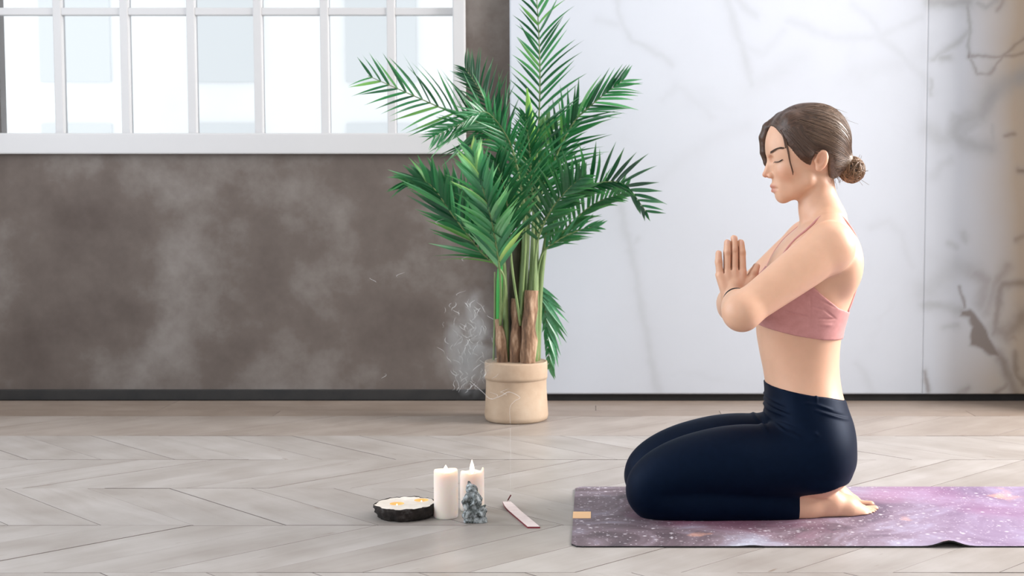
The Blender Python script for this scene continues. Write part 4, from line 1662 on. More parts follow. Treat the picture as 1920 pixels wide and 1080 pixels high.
# canes
def cane(name, pts, rad, mat, n=12, rough=0.0, seed=0):
    m = MB().tube(spline(pts, 14), list(np.interp(np.linspace(0, 1, 14), np.linspace(0, 1, len(rad)), rad)), n)
    if rough:
        v = np.array(m.v)
        v += rough * np.stack([fbm(v[:, 0] * 60 + seed, v[:, 1] * 60, v[:, 2] * 18, 3), fbm(v[:, 0] * 60, v[:, 1] * 60 + 9 + seed, v[:, 2] * 18, 3), 0.3 * fbm(v[:, 0] * 60, v[:, 1] * 60 + 19, v[:, 2] * 40, 3)], -1)
        m.v = [tuple(q) for q in v]
    return m.build(name, mat, palm, smooth=True)


cane('trunk', [PP(942, 700, -0.03), PP(939, 640, -0.03), PP(932, 598, -0.03)], [0.020, 0.017, 0.010], M_BARK, rough=0.008, seed=1)
cane('trunk', [PP(990, 700, -0.05), PP(992, 620, -0.05), PP(996, 545, -0.05)], [0.026, 0.026, 0.022], M_BARK, rough=0.010, seed=2)
cane('trunk', [PP(968, 700, -0.02), PP(970, 620, -0.02), PP(966, 560, -0.02)], [0.026, 0.022, 0.010], M_BARK, rough=0.012, seed=3)
cane('trunk', [PP(1003, 700, 0.01), PP(1002, 640, 0.01), PP(1000, 610, 0.01)], [0.014, 0.013, 0.008], M_BARK, rough=0.008, seed=4)
cane('stem', [PP(950, 690, -0.01), PP(948, 600, -0.02), PP(945, 505, -0.03), PP(940, 470, -0.04)], [0.010, 0.010, 0.009, 0.006], M_RACHIS)
cane('stem', [PP(936, 690, -0.015), PP(936, 590, -0.02), PP(938, 515, -0.03), PP(948, 440, -0.03)], [0.007, 0.011, 0.012, 0.006], M_STALK_G)
cane('stem', [PP(1000, 690, 0.0), PP(1000, 560, -0.01), PP(1003, 440, -0.01), PP(1008, 300, 0.0)], [0.018, 0.019, 0.014, 0.009], M_RACHIS)
cane('stem', [PP(980, 690, 0.02), PP(980, 560, 0.02), PP(986, 440, 0.02), PP(992, 250, 0.02)], [0.016, 0.017, 0.015, 0.008], M_RACHIS)
cane('stem', [PP(1008, 690, 0.02), PP(1013, 540, 0.02), PP(1026, 440, 0.02), PP(1045, 400, 0.03)], [0.010, 0.010, 0.008, 0.005], M_RACHIS)
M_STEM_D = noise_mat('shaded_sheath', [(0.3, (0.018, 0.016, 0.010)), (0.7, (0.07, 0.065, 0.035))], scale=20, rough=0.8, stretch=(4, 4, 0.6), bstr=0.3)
cane('sheath', [PP(960, 690, 0.03), PP(962, 590, 0.03), PP(966, 490, 0.02), PP(975, 420, 0.02)], [0.020, 0.021, 0.018, 0.010], M_STEM_D)
cane('sheath', [PP(984, 690, 0.04), PP(984, 600, 0.04), PP(984, 520, 0.03), PP(980, 440, 0.03)], [0.018, 0.018, 0.016, 0.010], M_STEM_D)
cane('stem', [PP(925, 690, 0.03), PP(928, 590, 0.03), PP(928, 510, 0.02)], [0.004, 0.004, 0.003], M_RACHIS)


# leaflet blades, shared by all fronds
def leaflet_mesh(droop, fold_, twist, mat=None):
    n = 6
    v, f, uv = [], [], []
    for i in range(n + 1):
        t = i / n
        w = 0.5 * (math.sin(math.pi * min(1, 0.10 + 0.90 * t) ** 0.75)) ** 0.8 * (1 - t ** 6) + 0.015
        if i == n: w = 0.01
        ca, sa = math.cos(twist * t), math.sin(twist * t)
        for s_ in (-1, 0, 1):
            y, z = s_ * w, abs(s_) * w * fold_
            y, z = y * ca - z * sa, y * sa + z * ca
            v.append((t, y, z * 1.0 - droop * t * t))
            uv.append((t, 0.5 + 0.5 * s_))
    for i in range(n):
        a = i * 3
        f += [(a, a + 3, a + 4, a + 1), (a + 1, a + 4, a + 5, a + 2)]
    me = mesh_from('leaflet', v, f, mat or M_LEAF)
    l = me.uv_layers.new(name='UVMap')
    for lp in me.loops: l.data[lp.index].uv = uv[lp.vertex_index]
    return me


LEAFLETS = [leaflet_mesh(d, fo, tw) for d, fo, tw in ((0.22, 0.06, 0.05), (0.32, 0.05, -0.06), (0.42, 0.07, 0.04), (0.12, 0.05, 0.07))]
LEAFLETS_PALE = [leaflet_mesh(d, fo, tw, M_LEAF_PALE) for d, fo, tw in ((0.22, 0.06, 0.05), (0.32, 0.05, -0.06), (0.42, 0.07, 0.04), (0.12, 0.05, 0.07))]
LEAFLETS_DEEP = [leaflet_mesh(d, fo, tw, M_LEAF_DEEP) for d, fo, tw in ((0.22, 0.06, 0.05), (0.32, 0.05, -0.06), (0.42, 0.07, 0.04), (0.12, 0.05, 0.07))]
LF = [np.array([q.co[:] for q in me.vertices]) for me in LEAFLETS]
LFF = [[tuple(p.vertices) for p in me.polygons] for me in LEAFLETS]
lr = random.Random(5)
n_single = 0


def frond(pts, n, lens, angs, width=0.017, single=True, t0=0.12, twist=0.35, droopiness=1.0, side_w=(1, 1), updown=0.0, pale=False, skip=None):
    """pts: (u, v, depth) rachis; lens: (left, right) leaflet lengths in m; angs: angle to the rachis per side"""
    global n_single
    if pts[0][1] < 530:      # every frond rises from the clump of canes
        u0 = pts[0][0]
        root = (938, 610, pts[0][2] * 0.4) if u0 < 950 else ((976, 610, pts[0][2] * 0.4) if u0 < 992 else (1000, 610, pts[0][2] * 0.4))
        m0 = len(pts) - 1
        pts = [root] + list(pts)
        t0 = (1 + t0 * m0) / (m0 + 1)
    path = spline([PP(u, v, d) for u, v, d in pts], 40)
    fr_ = MB().tube(path, list(np.linspace(0.0048, 0.0012, 40)), 6)
    fo = fr_.build('frond', M_RACHIS, palm, smooth=True)
    loc = world_loc(fo)
    joined = MB()
    juv = []
    for i in range(n):
        t = t0 + (1 - t0) * (i + 0.5) / n
        k = t * 39
        k0 = min(int(k), 38)
        c = path[k0] + (path[k0 + 1] - path[k0]) * (k - k0)
        T = path[min(39, k0 + 2)] - path[max(0, k0 - 1)]
        T /= np.linalg.norm(T)
        toward = np.array([0, -1.0, 0])                       # the side of the frond that faces the room
        B = np.cross(T, toward)
        B /= np.linalg.norm(B) + 1e-9
        Nn = np.cross(B, T)
        env = math.sin(math.pi * min(1.0, 0.22 + 0.70 * t)) ** 0.7
        for s_ in (-1, 1):
            if skip and skip(t, s_): continue
            si = 0 if s_ < 0 else 1
            L = lens[si] * env * lr.uniform(0.92, 1.15)
            if L <= 0.01: continue
            an = math.radians(angs[si] * (1 - 0.45 * t) + lr.uniform(-5, 5))
            tw = twist + lr.uniform(-0.18, 0.18)
            dr = T * math.cos(an) + (B * s_ * math.cos(tw) + Nn * math.sin(tw)) * math.sin(an)
            dr /= np.linalg.norm(dr)
            # blade frame: x along, z the face
            face = Nn - dr * (Nn @ dr)
            face = face / (np.linalg.norm(face) + 1e-9)
            yv = np.cross(face, dr)
            roll = lr.uniform(-0.5, 0.5) + 0.35 * s_
            yv, face = yv * math.cos(roll) + face * math.sin(roll), face * math.cos(roll) - yv * math.sin(roll)
            # gravity decides which way the blade bends
            if face[2] < -0.15: face, yv = -face, -yv
            w = 0.80 * width * side_w[si] * lr.uniform(0.8, 1.15) * (0.75 + 0.25 * env)
            j = lr.randrange(4)
            Mx = Matrix(((dr[0] * L, yv[0] * w, face[0] * L * 0.6 * droopiness, c[0]), (dr[1] * L, yv[1] * w, face[1] * L * 0.6 * droopiness, c[1]),
                         (dr[2] * L, yv[2] * w, face[2] * L * 0.6 * droopiness, c[2]), (0, 0, 0, 1)))
            # the fold of the blade must not scale with its length
            if single and n_single < 298:
                o = bpy.data.objects.new('leaflet', {0: LEAFLETS, 1: LEAFLETS_PALE, 2: LEAFLETS_DEEP}[int(pale)][j])
                COL.objects.link(o)
                o.parent = fo
                Mx.translation = Vector(c) - loc
                o.matrix_local = Mx
                n_single += 1
            else:
                A = np.array(Mx)
                vv = LF[j] @ A[:3, :3].T + c
                joined.add(vv, LFF[j])
                juv += [(q[0], 0.5) for q in LF[j]]
    if joined.v:
        jo = joined.build('leaflets', {0: M_LEAF, 1: M_LEAF_PALE, 2: M_LEAF_DEEP}[int(pale)], fo, smooth=True)
        jo['kind'] = 'stuff'
        l = jo.data.uv_layers.new(name='UVMap')
        for lp in jo.data.loops: l.data[lp.index].uv = juv[lp.vertex_index]
    return fo


# fold of the blades is flattened by this: z scale acts on fold and droop together
# --- fronds read from the photograph, the ones that show largest first
frond([(1000, 480, -0.02), (1004, 340, -0.03), (1012, 180, -0.04), (1010, 60, -0.06), (1000, -90, -0.08)], 30, (0.140, 0.195), (56, 58), 0.0135, t0=0.20, twist=0.2)       # upright
frond([(990, 330, -0.06), (945, 252, -0.10), (880, 226, -0.14), (790, 186, -0.18), (690, 142, -0.20)], 20, (0.21, 0.21), (62, 58), 0.0130, t0=0.22, twist=0.2)                 # far left
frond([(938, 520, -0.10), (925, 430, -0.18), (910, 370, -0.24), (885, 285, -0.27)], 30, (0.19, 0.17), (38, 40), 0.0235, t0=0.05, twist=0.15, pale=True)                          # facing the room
frond([(1008, 400, 0.0), (1036, 310, 0.0), (1074, 232, -0.02), (1122, 186, -0.04), (1168, 150, -0.05)], 22, (0.17, 0.19), (36, 58), 0.0150, t0=0.15)               # right upper
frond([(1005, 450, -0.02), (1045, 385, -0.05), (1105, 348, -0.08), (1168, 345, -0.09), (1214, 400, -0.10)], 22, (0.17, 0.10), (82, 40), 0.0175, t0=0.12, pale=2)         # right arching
frond([(945, 520, -0.08), (900, 470, -0.12), (850, 405, -0.14), (805, 345, -0.15), (765, 340, -0.17)], 22, (0.19, 0.15), (34, 46), 0.0205, t0=0.1)                 # left low
# the rest
frond([(1015, 480, 0.03), (1050, 440, 0.03), (1110, 385, 0.02), (1170, 362, 0.0)], 20, (0.17, 0.12), (74, 36), 0.0180, single=False, pale=2)
frond([(985, 380, -0.05), (945, 275, -0.10), (890, 228, -0.15), (812, 258, -0.22)], 22, (0.13, 0.14), (50, 50), 0.0130, single=False, t0=0.25)
frond([(970, 330, 0.08), (935, 240, 0.12), (900, 170, 0.15), (872, 128, 0.18)], 18, (0.12, 0.17), (50, 60), 0.0110, single=False, t0=0.2)
frond([(1003, 530, 0.05), (1016, 560, 0.06), (1026, 610, 0.06), (1030, 690, 0.05)], 17, (0.135, 0.05), (30, 36), 0.0190, single=False, t0=0.0, pale=True)
frond([(960, 500, -0.12), (955, 420, -0.16), (945, 350, -0.20), (930, 300, -0.22)], 22, (0.14, 0.16), (46, 54), 0.0180, single=False)
frond([(985, 430, -0.10), (975, 340, -0.12), (955, 265, -0.15), (915, 212, -0.20), (880, 218, -0.24)], 22, (0.13, 0.13), (50, 54), 0.0130, single=False)
frond([(1000, 430, 0.02), (1022, 340, 0.02), (1050, 270, 0.03), (1085, 195, 0.04)], 20, (0.10, 0.14), (46, 50), 0.0150, single=False, t0=0.1)
frond([(1005, 470, -0.06), (1030, 400, -0.09), (1065, 355, -0.12), (1095, 330, -0.14)], 22, (0.14, 0.13), (66, 50), 0.0180, single=False, t0=0.05, pale=2)
frond([(940, 480, 0.0), (890, 410, 0.0), (840, 360, -0.02), (790, 335, -0.04)], 24, (0.15, 0.16), (44, 48), 0.0200, single=False, pale=True)
frond([(1012, 490, -0.02), (1040, 455, -0.03), (1085, 432, -0.03), (1120, 425, -0.03)], 9, (0.10, 0.10), (40, 30), 0.0135, single=False)
frond([(1000, 420, -0.05), (996, 330, -0.07), (992, 270, -0.09), (985, 215, -0.10)], 22, (0.11, 0.13), (54, 54), 0.0130, single=False)
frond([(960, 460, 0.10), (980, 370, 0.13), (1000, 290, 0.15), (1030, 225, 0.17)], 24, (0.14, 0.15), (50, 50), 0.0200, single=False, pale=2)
# young unopened spear
sp = MB().tube(spline([PP(1000, 300, -0.06), PP(994, 230, -0.07), PP(988, 165, -0.08)], 12), [0.006, 0.010, 0.013, 0.015, 0.016, 0.016, 0.015, 0.013, 0.011, 0.008, 0.005, 0.002], 8, True, 0.35)
sp.build('spear_leaf', pmat('lime_spear', (0.16, 0.36, 0.05), 0.4), palm, smooth=True)

# ================================================================== YOGA MAT
def galaxy_mat():
    m, nt, b = new_mat('galaxy_print')
    tc = nd(nt, 'ShaderNodeTexCoord')
    o = tc.outputs['Object']
    n1 = nd(nt, 'ShaderNodeTexNoise', i_Scale=4.2, i_Detail=9.0, i_Roughness=0.66, i_Distortion=0.8)
    nt.links.new(o, n1.inputs['Vector'])
    base = ramp(nt, n1.outputs[0], [(0.32, (0.055, 0.040, 0.055)), (0.44, (0.17, 0.125, 0.15)), (0.51, (0.27, 0.21, 0.25)), (0.58, (0.36, 0.33, 0.41)), (0.68, (0.52, 0.55, 0.66))])
    n2 = nd(nt, 'ShaderNodeTexNoise', i_Scale=2.3, i_Detail=4.0)
    mp = nd(nt, 'ShaderNodeMapping')
    mp.inputs['Location'].default_value = (3.3, 1.1, 0)
    nt.links.new(o, mp.inputs[0])
    nt.links.new(mp.outputs[0], n2.inputs['Vector'])
    pk = ramp(nt, n2.outputs[0], [(0.50, (0, 0, 0)), (0.68, (0.75, 0.75, 0.75))])
    c = mixc(nt, pk.outputs[0], base.outputs[0], (0.42, 0.16, 0.27))
    # violet towards the far end of the mat
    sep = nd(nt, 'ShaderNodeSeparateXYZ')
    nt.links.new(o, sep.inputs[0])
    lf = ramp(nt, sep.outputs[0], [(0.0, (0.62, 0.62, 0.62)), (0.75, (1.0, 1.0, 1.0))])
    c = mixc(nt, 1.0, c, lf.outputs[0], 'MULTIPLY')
    vi = ramp(nt, sep.outputs[0], [(0.55, (0, 0, 0)), (0.95, (0.55, 0.55, 0.55))])
    c = mixc(nt, vi.outputs[0], c, mixc(nt, n1.outputs[0], (0.20, 0.07, 0.20), (0.46, 0.42, 0.68)))
    c = mixc(nt, 1.0, c, (0.84, 0.82, 0.84), 'MULTIPLY')
    # orange nebula specks
    n3 = nd(nt, 'ShaderNodeTexNoise', i_Scale=6.0, i_Detail=5.0)
    mp3 = nd(nt, 'ShaderNodeMapping')
    mp3.inputs['Location'].default_value = (9.3, 4.1, 0)
    nt.links.new(o, mp3.inputs[0])
    nt.links.new(mp3.outputs[0], n3.inputs['Vector'])
    og = ramp(nt, n3.outputs[0], [(0.64, (0, 0, 0)), (0.76, (0.8, 0.8, 0.8))])
    c = mixc(nt, og.outputs[0], c, (0.75, 0.38, 0.25))
    for sc, th, seed in ((48, 0.26, 0.0), (110, 0.24, 4.0), (20, 0.12, 8.0), (75, 0.2, 2.0)):
        v = nd(nt, 'ShaderNodeTexVoronoi', i_Scale=float(sc), i_Randomness=1.0)
        mq = nd(nt, 'ShaderNodeMapping')
        mq.inputs['Location'].default_value = (seed, seed * 0.7, 0)
        nt.links.new(o, mq.inputs[0])
        nt.links.new(mq.outputs[0], v.inputs['Vector'])
        st = ramp(nt, v.outputs['Distance'], [(th * 0.15, (1, 1, 1)), (th * 1.15, (0, 0, 0))])
        # only some cells hold a star
        cs = nd(nt, 'ShaderNodeSeparateXYZ')
        nt.links.new(v.outputs['Color'], cs.inputs[0])
        on = ramp(nt, cs.outputs[0], [(0.55, (0, 0, 0)), (0.85, (1, 1, 1))])
        f = mixc(nt, 1.0, st.outputs[0], on.outputs[0], 'MULTIPLY')
        c = mixc(nt, mixc(nt, 1.0, f, (0.72, 0.72, 0.72), 'MULTIPLY'), c, (0.84, 0.80, 0.88))
    nt.links.new(c, b.inputs['Base Color'])
    b.inputs['Roughness'].default_value = 0.6
    return m


MX0, MX1 = float(G(1071, 1027)[0]), float(G(1071, 1027)[0]) + 1.78
MY0, MY1 = float(G(1100, 1027)[1]), float(G(1100, 915)[1])
nx, ny = 150, 44
bumpc = G(1780, 1027)
verts, faces = [], []
RC = 0.022


def mat_xy(i, j):
    x = MX0 + (MX1 - MX0) * i / nx
    y = MY0 + (MY1 - MY0) * j / ny
    # rounded corners
    ex = min(x - MX0, MX1 - x)
    ey = min(y - MY0, MY1 - y)
    if ex < RC:
        pull = RC - math.sqrt(max(0, RC * RC - (RC - ex) ** 2))
        lo, hi = MY0 + pull, MY1 - pull
        y = lo + (hi - lo) * j / ny
    return x, y


def mat_lift(x, y):
    return 0.013 * math.exp(-((x - bumpc[0]) / 0.030) ** 2) * math.exp(-((y - MY0) / 0.035) ** 2) + \
        0.0022 * math.exp(-((x - G(1410, 1027)[0]) / 0.02) ** 2) * math.exp(-((y - MY0) / 0.03) ** 2)


for top_ in (1, 0):
    for i in range(nx + 1):
        for j in range(ny + 1):
            x, y = mat_xy(i, j)
            verts.append((x, y, mat_lift(x, y) + (MAT_TOP if top_ else 0.0003)))
NN = (nx + 1) * (ny + 1)
ii = lambda i, j, t: (0 if t else NN) + i * (ny + 1) + j
for i in range(nx):
    for j in range(ny):
        faces.append((ii(i, j, 1), ii(i + 1, j, 1), ii(i + 1, j + 1, 1), ii(i, j + 1, 1)))
        faces.append((ii(i, j, 0), ii(i, j + 1, 0), ii(i + 1, j + 1, 0), ii(i + 1, j, 0)))
for i in range(nx):
    faces.append((ii(i, 0, 0), ii(i + 1, 0, 0), ii(i + 1, 0, 1), ii(i, 0, 1)))
    faces.append((ii(i, ny, 1), ii(i + 1, ny, 1), ii(i + 1, ny, 0), ii(i, ny, 0)))
for j in range(ny):
    faces.append((ii(0, j, 1), ii(0, j + 1, 1), ii(0, j + 1, 0), ii(0, j, 0)))
    faces.append((ii(nx, j, 0), ii(nx, j + 1, 0), ii(nx, j + 1, 1), ii(nx, j, 1)))
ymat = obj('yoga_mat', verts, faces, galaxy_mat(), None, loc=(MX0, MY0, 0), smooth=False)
M_MATBACK = pmat('black_rubber', (0.010, 0.009, 0.011), 0.7)
ymat.data.materials.append(M_MATBACK)
for pgn in ymat.data.polygons:
    if pgn.normal.z < 0.5: pgn.material_index = 1
tag(ymat, 'purple galaxy-print yoga mat with white stars under the kneeling woman', 'yoga mat')
t0_, t1_ = G(1074, 972, MAT_TOP), G(1108, 960, MAT_TOP)
MB().box((MX0 - 0.001, t0_[1], MAT_TOP - 0.001), (t1_[0], t1_[1], MAT_TOP + 0.0012), 0.0004).build('label_tag', pmat('orange_tag', (0.80, 0.50, 0.27), 0.6), ymat)


# ================================================================== CANDLES
def wax_mat(name, glow):
    m = pmat(name, (0.80, 0.72, 0.66), 0.45)
    b = m.node_tree.nodes['Principled BSDF']
    b.inputs['Subsurface Weight'].default_value = 0.6
    b.inputs['Subsurface Radius'].default_value = (0.03, 0.014, 0.007)
    b.inputs['Subsurface Scale'].default_value = 0.8
    return m


M_WAX = wax_mat('ivory_wax', 1)
M_WICK = pmat('burnt_wick', (0.01, 0.008, 0.007), 0.9)
M_FLAME = bpy.data.materials.new('flame')
M_FLAME.use_nodes = True
_nt = M_FLAME.node_tree
_nt.nodes.remove(_nt.nodes['Principled BSDF'])
_e = nd(_nt, 'ShaderNodeEmission', i_Color=(1.0, 0.86, 0.66, 1), i_Strength=9.0)
_nt.links.new(_e.outputs[0], _nt.nodes['Material Output'].inputs[0])


def candle(u, vb, width_px, v_top, label, jag, glow, flame_top):
    base = G(u, vb)
    sc = base[1] / F_PX
    R = width_px / 2 * sc
    cy = base[1] + R * 0.9
    c = np.array([P(u, vb, cy)[0], cy, 0.0])
    H = P(u, v_top, cy)[2]
    root = empty('pillar_candle', c)
    tag(root, label, 'candle')
    n = 48
    v, f = [], []
    rings = [(0.93, 0.0), (0.985, 0.003), (1.0, 0.008), (1.0, H - 0.010), (0.985, H - 0.003), (0.95, H), (0.86, H - 0.001), (0.80, H - 0.008), (0.4, H - 0.012), (0.02, H - 0.0125)]
    for k, (r, z) in enumerate(rings):
        for a in range(n):
            an = 2 * math.pi * a / n
            dz = jag(an) if 3 <= k <= 6 else 0
            v.append((c[0] + R * r * math.cos(an), c[1] + R * r * math.sin(an), z + dz))
    for k in range(len(rings) - 1):
        for a in range(n):
            a2 = (a + 1) % n
            f.append((k * n + a, k * n + a2, (k + 1) * n + a2, (k + 1) * n + a))
    f.append(tuple(range(n - 1, -1, -1)))
    f.append(tuple((len(rings) - 1) * n + a for a in range(n)))
    obj('wax', v, f, M_WAX, root)
    ft = P(u, flame_top, cy)[2]
    wz = H - 0.0125
    MB().tube([(c[0], c[1], wz - 0.002), (c[0], c[1], wz + 0.006), (c[0] + 0.001, c[1], wz + 0.010)], 0.0010, 6).build('wick', M_WICK, root, smooth=True)
    fh = ft - (wz + 0.005)
    prof_ = [(0.0008, 0), (0.0045, fh * 0.18), (0.0058, fh * 0.36), (0.0046, fh * 0.60), (0.0022, fh * 0.82), (0.0004, fh)]
    MB().lathe((c[0], c[1], wz + 0.005), prof_, 16).build('flame', M_FLAME, root, smooth=True)
    l = bpy.data.lights.new('candle_light', 'POINT')
    l.energy = glow
    l.color = (1.0, 0.50, 0.20)
    l.shadow_soft_size = 0.006
    lo = bpy.data.objects.new('candle_light', l)
    COL.objects.link(lo)
    lo.parent = root
    lo.location = (0, 0, wz + 0.018)
    return root


candle(836.5, 975, 46, 881, 'lit ivory pillar candle standing beside the bark-edged wood slice', lambda a: 0.0015 * math.sin(2 * a + 1), 0.18, 872)
candle(885.5, 962, 46, 884, 'lit pillar candle with uneven melted rim behind the grey figurine',
       lambda a: -0.0012 * math.sin(a - 0.6) + 0.012 * max(0, math.cos(a + 0.15)) ** 22 + 0.0015 * math.sin(5 * a), 0.14, 862)


# ================================================================== WOOD SLICE TEALIGHT HOLDER
M_BARKD = noise_mat('dark_rough_bark', [(0.3, (0.004, 0.003, 0.003)), (0.55, (0.018, 0.013, 0.011)), (0.75, (0.09, 0.085, 0.085))], scale=34, rough=0.95, bstr=0.9, bdist=0.006)
M_CUT = noise_mat('sawn_pale_wood', [(0.3, (0.62, 0.55, 0.47)), (0.7, (0.80, 0.75, 0.69))], scale=22, rough=0.6, bstr=0.08)
M_HOLE = pmat('warm_drilled_wood', (0.62, 0.34, 0.14), 0.6)
M_TINT = pmat('tealight_wax', (0.90, 0.84, 0.76), 0.4)
sb0 = G(757, 980)
sR = 58 * sb0[1] / F_PX
sc_ = np.array([P(760, 975, sb0[1] + sR * 0.95)[0], sb0[1] + sR * 0.95, 0.0])
sH = 0.031
slice_ = empty('wood_slice_holder', sc_)
tag(slice_, 'bark-edged round wood slice holding lit tealights on the floor', 'candle holder')
n = 72
holes = [(sc_[0] + P(745, 944, sc_[1])[0] - P(760, 944, sc_[1])[0], sc_[1] - 0.004, 0.0175), (sc_[0] + P(787, 935, sc_[1])[0] - P(760, 935, sc_[1])[0], sc_[1] + 0.034, 0.0175)]
lay = [(0.86, 0.0), (0.92, 0.005), (0.97, 0.011), (1.0, 0.017), (1.03, 0.023), (1.02, sH - 0.002), (0.985, sH + 0.001)]
v, f = [], []
for k, (r, z) in enumerate(lay):
    for a in range(n):
        an = 2 * math.pi * a / n
        q_ = 0.9 * fbm(math.cos(an) * 2.2 + 5, math.sin(an) * 2.2, np.array(z * 40.0), 2) * 0.10 + 0.13 * fbm(math.cos(an) * 9, math.sin(an) * 9, np.array(z * 160.0 + k), 3)
        rr = sR * r * (1 + float(q_))
        zz_ = z + (0.002 * float(fbm(math.cos(an) * 9, math.sin(an) * 9, np.array(3.0), 2)) if k >= 5 else 0) + (0.004 * max(0, float(fbm(math.cos(an) * 3, math.sin(an) * 3, np.array(7.0), 2))) if k == 0 else 0)
        v.append((sc_[0] + rr * math.cos(an), sc_[1] + rr * math.sin(an), zz_))
for k in range(len(lay) - 1):
    for a in range(n):
        a2 = (a + 1) % n
        f.append((k * n + a, k * n + a2, (k + 1) * n + a2, (k + 1) * n + a))
f.append(tuple(range(n - 1, -1, -1)))
obj('bark', v, f, M_BARKD, slice_)
# sawn face with two drilled wells
gn = 64
ox = np.array([v[(len(lay) - 1) * n + a] for a in range(n)])
oa = np.arctan2(ox[:, 1] - sc_[1], ox[:, 0] - sc_[0])
orr = np.hypot(ox[:, 1] - sc_[1], ox[:, 0] - sc_[0])
srt = np.argsort(oa)
rad_at = lambda t: float(np.interp(t, oa[srt], orr[srt], period=2 * math.pi)) * 0.995
# polar grid, with the cells inside the two wells left open and their rims snapped round
tv, tf, keep = [], [], {}
nr_ = 46
for i in range(nr_ + 1):
    for a in range(144):
        an = -math.pi + 2 * math.pi * a / 144
        r_ = rad_at(an) * i / nr_
        q_ = np.array([sc_[0] + r_ * math.cos(an), sc_[1] + r_ * math.sin(an)])
        for hx_, hy_, hr_ in holes:
            d_ = q_ - np.array([hx_, hy_])
            l_ = float(np.hypot(*d_))
            if abs(l_ - hr_) < 0.0016: q_ = np.array([hx_, hy_]) + d_ / l_ * hr_
        tv.append((q_[0], q_[1], sH))
inside = [any(math.hypot(q_[0] - hx_, q_[1] - hy_) < hr_ - 1e-5 for hx_, hy_, hr_ in holes) for q_ in tv]
for i in range(nr_):
    for a in range(144):
        a2 = (a + 1) % 144
        q_ = (i * 144 + a, (i + 1) * 144 + a, (i + 1) * 144 + a2, i * 144 + a2)
        if any(inside[k] for k in q_): continue
        tf.append(q_)
obj('sawn_face', tv, tf, M_CUT, slice_, smooth=False)
for hx_, hy_, hr_ in holes:
    w = MB()
    m_ = 28
    vv, ff = [], []
    for z in (sH, sH - 0.022):
        for a in range(m_):
            vv.append((hx_ + hr_ * math.cos(2 * math.pi * a / m_), hy_ + hr_ * math.sin(2 * math.pi * a / m_), z))
    for a in range(m_):
        a2 = (a + 1) % m_
        ff.append((a, a2, m_ + a2, m_ + a))
    ff.append(tuple(m_ + a for a in range(m_)))
    obj('well', vv, ff, M_HOLE, slice_)
for i, (hx_, hy_, hr_) in enumerate(holes):
    tl = empty('tealight', (hx_, hy_, sH - 0.022))
    tag(tl, ['lit tealight in the front well of the wood slice', 'lit tealight in the rear well of the wood slice'][i], 'tealight')
    MB().lathe((hx_, hy_, sH - 0.022), [(0.0150, 0.0), (0.0158, 0.002), (0.0158, 0.010), (0.0150, 0.0105), (0.0145, 0.008), (0.002, 0.0078)], 24).build('cup', M_TINT, tl, smooth=True)
    MB().lathe((hx_, hy_, sH - 0.0135), [(0.0006, 0), (0.0030, 0.003), (0.0034, 0.006), (0.0020, 0.009), (0.0003, 0.013)], 12).build('flame', M_FLAME, tl, smooth=True)
    l = bpy.data.lights.new('tealight_glow', 'POINT')
    l.energy = 0.03
    l.color = (1.0, 0.55, 0.22)
    l.shadow_soft_size = 0.004
    lo = bpy.data.objects.new('tealight_glow', l)
    COL.objects.link(lo)
    lo.parent = tl
    lo.location = (0, 0, 0.017)

# ================================================================== STONE FIGURINE
M_STONE = noise_mat('grey_speckled_stone', [(0.34, (0.020, 0.026, 0.026)), (0.46, (0.13, 0.15, 0.15)), (0.58, (0.34, 0.38, 0.40)), (0.72, (0.64, 0.69, 0.72))], scale=85, detail=4, rough=0.75, bstr=0.7, bdist=0.003)
fg0 = G(892, 983)
FY = fg0[1] + 0.020
def FQ(u, v, dy=0.0):
    q_ = P(u, v, FY)
    q_[1] = FY + dy
    return q_
fpx = FY / F_PX
FF = Field(np.array([FQ(862, 900)[0], FY - 0.035, 0.0]), np.array([FQ(918, 900)[0], FY + 0.035, 0.112]), 0.0011)
FF.add(rcone(FQ(881, 974), FQ(902, 974), 0.0150, 0.0140, (0, 0, 1), 1.1), 0)           # plinth
FF.add(rcone(FQ(880, 980), FQ(905, 980), 0.0145, 0.0130, (0, 0, 1), 1.6), 0.003)
FF.add(ell(FQ(886, 937, -0.001), (13.5 * fpx, 0.0180, 15 * fpx)), 0.002)                 # belly
FF.add(rcone(FQ(886, 962), FQ(887, 942), 0.0175, 0.0150), 0.003)
FF.add(ell(FQ(883, 918, -0.003), (10.0 * fpx, 0.0125, 9.5 * fpx)), 0.0015)               # head
FF.add(rcone(FQ(881, 911), FQ(880, 907), 0.0090, 0.0050), 0.0015)                        # crown
FF.add(rcone(FQ(880, 908), FQ(879, 904), 0.0045, 0.0030), 0.001)
for sg in (-1, 1):
    FF.add(ell(FQ(886, 920, sg * 0.0150), (9.5 * fpx, 0.0045, 9.5 * fpx)), 0.001)         # large ears
    FF.cut(ell(FQ(886, 921, sg * 0.0205), (5.5 * fpx, 0.0035, 5.5 * fpx)), 0.001)
    for pr in chain([FQ(878, 928, sg * 0.015), FQ(871.5, 938, sg * 0.018), FQ(875, 950, sg * 0.019)], [0.0058, 0.0055, 0.0050]): FF.add(pr, 0.0012)   # arms
    for pr in chain([FQ(893, 929, sg * 0.014), FQ(900, 938, sg * 0.016), FQ(898, 948, sg * 0.018)], [0.0055, 0.0052, 0.0048]): FF.add(pr, 0.0012)
    FF.add(rcone(FQ(882, 957, sg * 0.012), FQ(873, 964, sg * 0.017), 0.0085, 0.0075), 0.0015)   # knees
    FF.add(rcone(FQ(890, 958, sg * 0.012), FQ(906, 960, sg * 0.015), 0.0095, 0.0085), 0.0015)
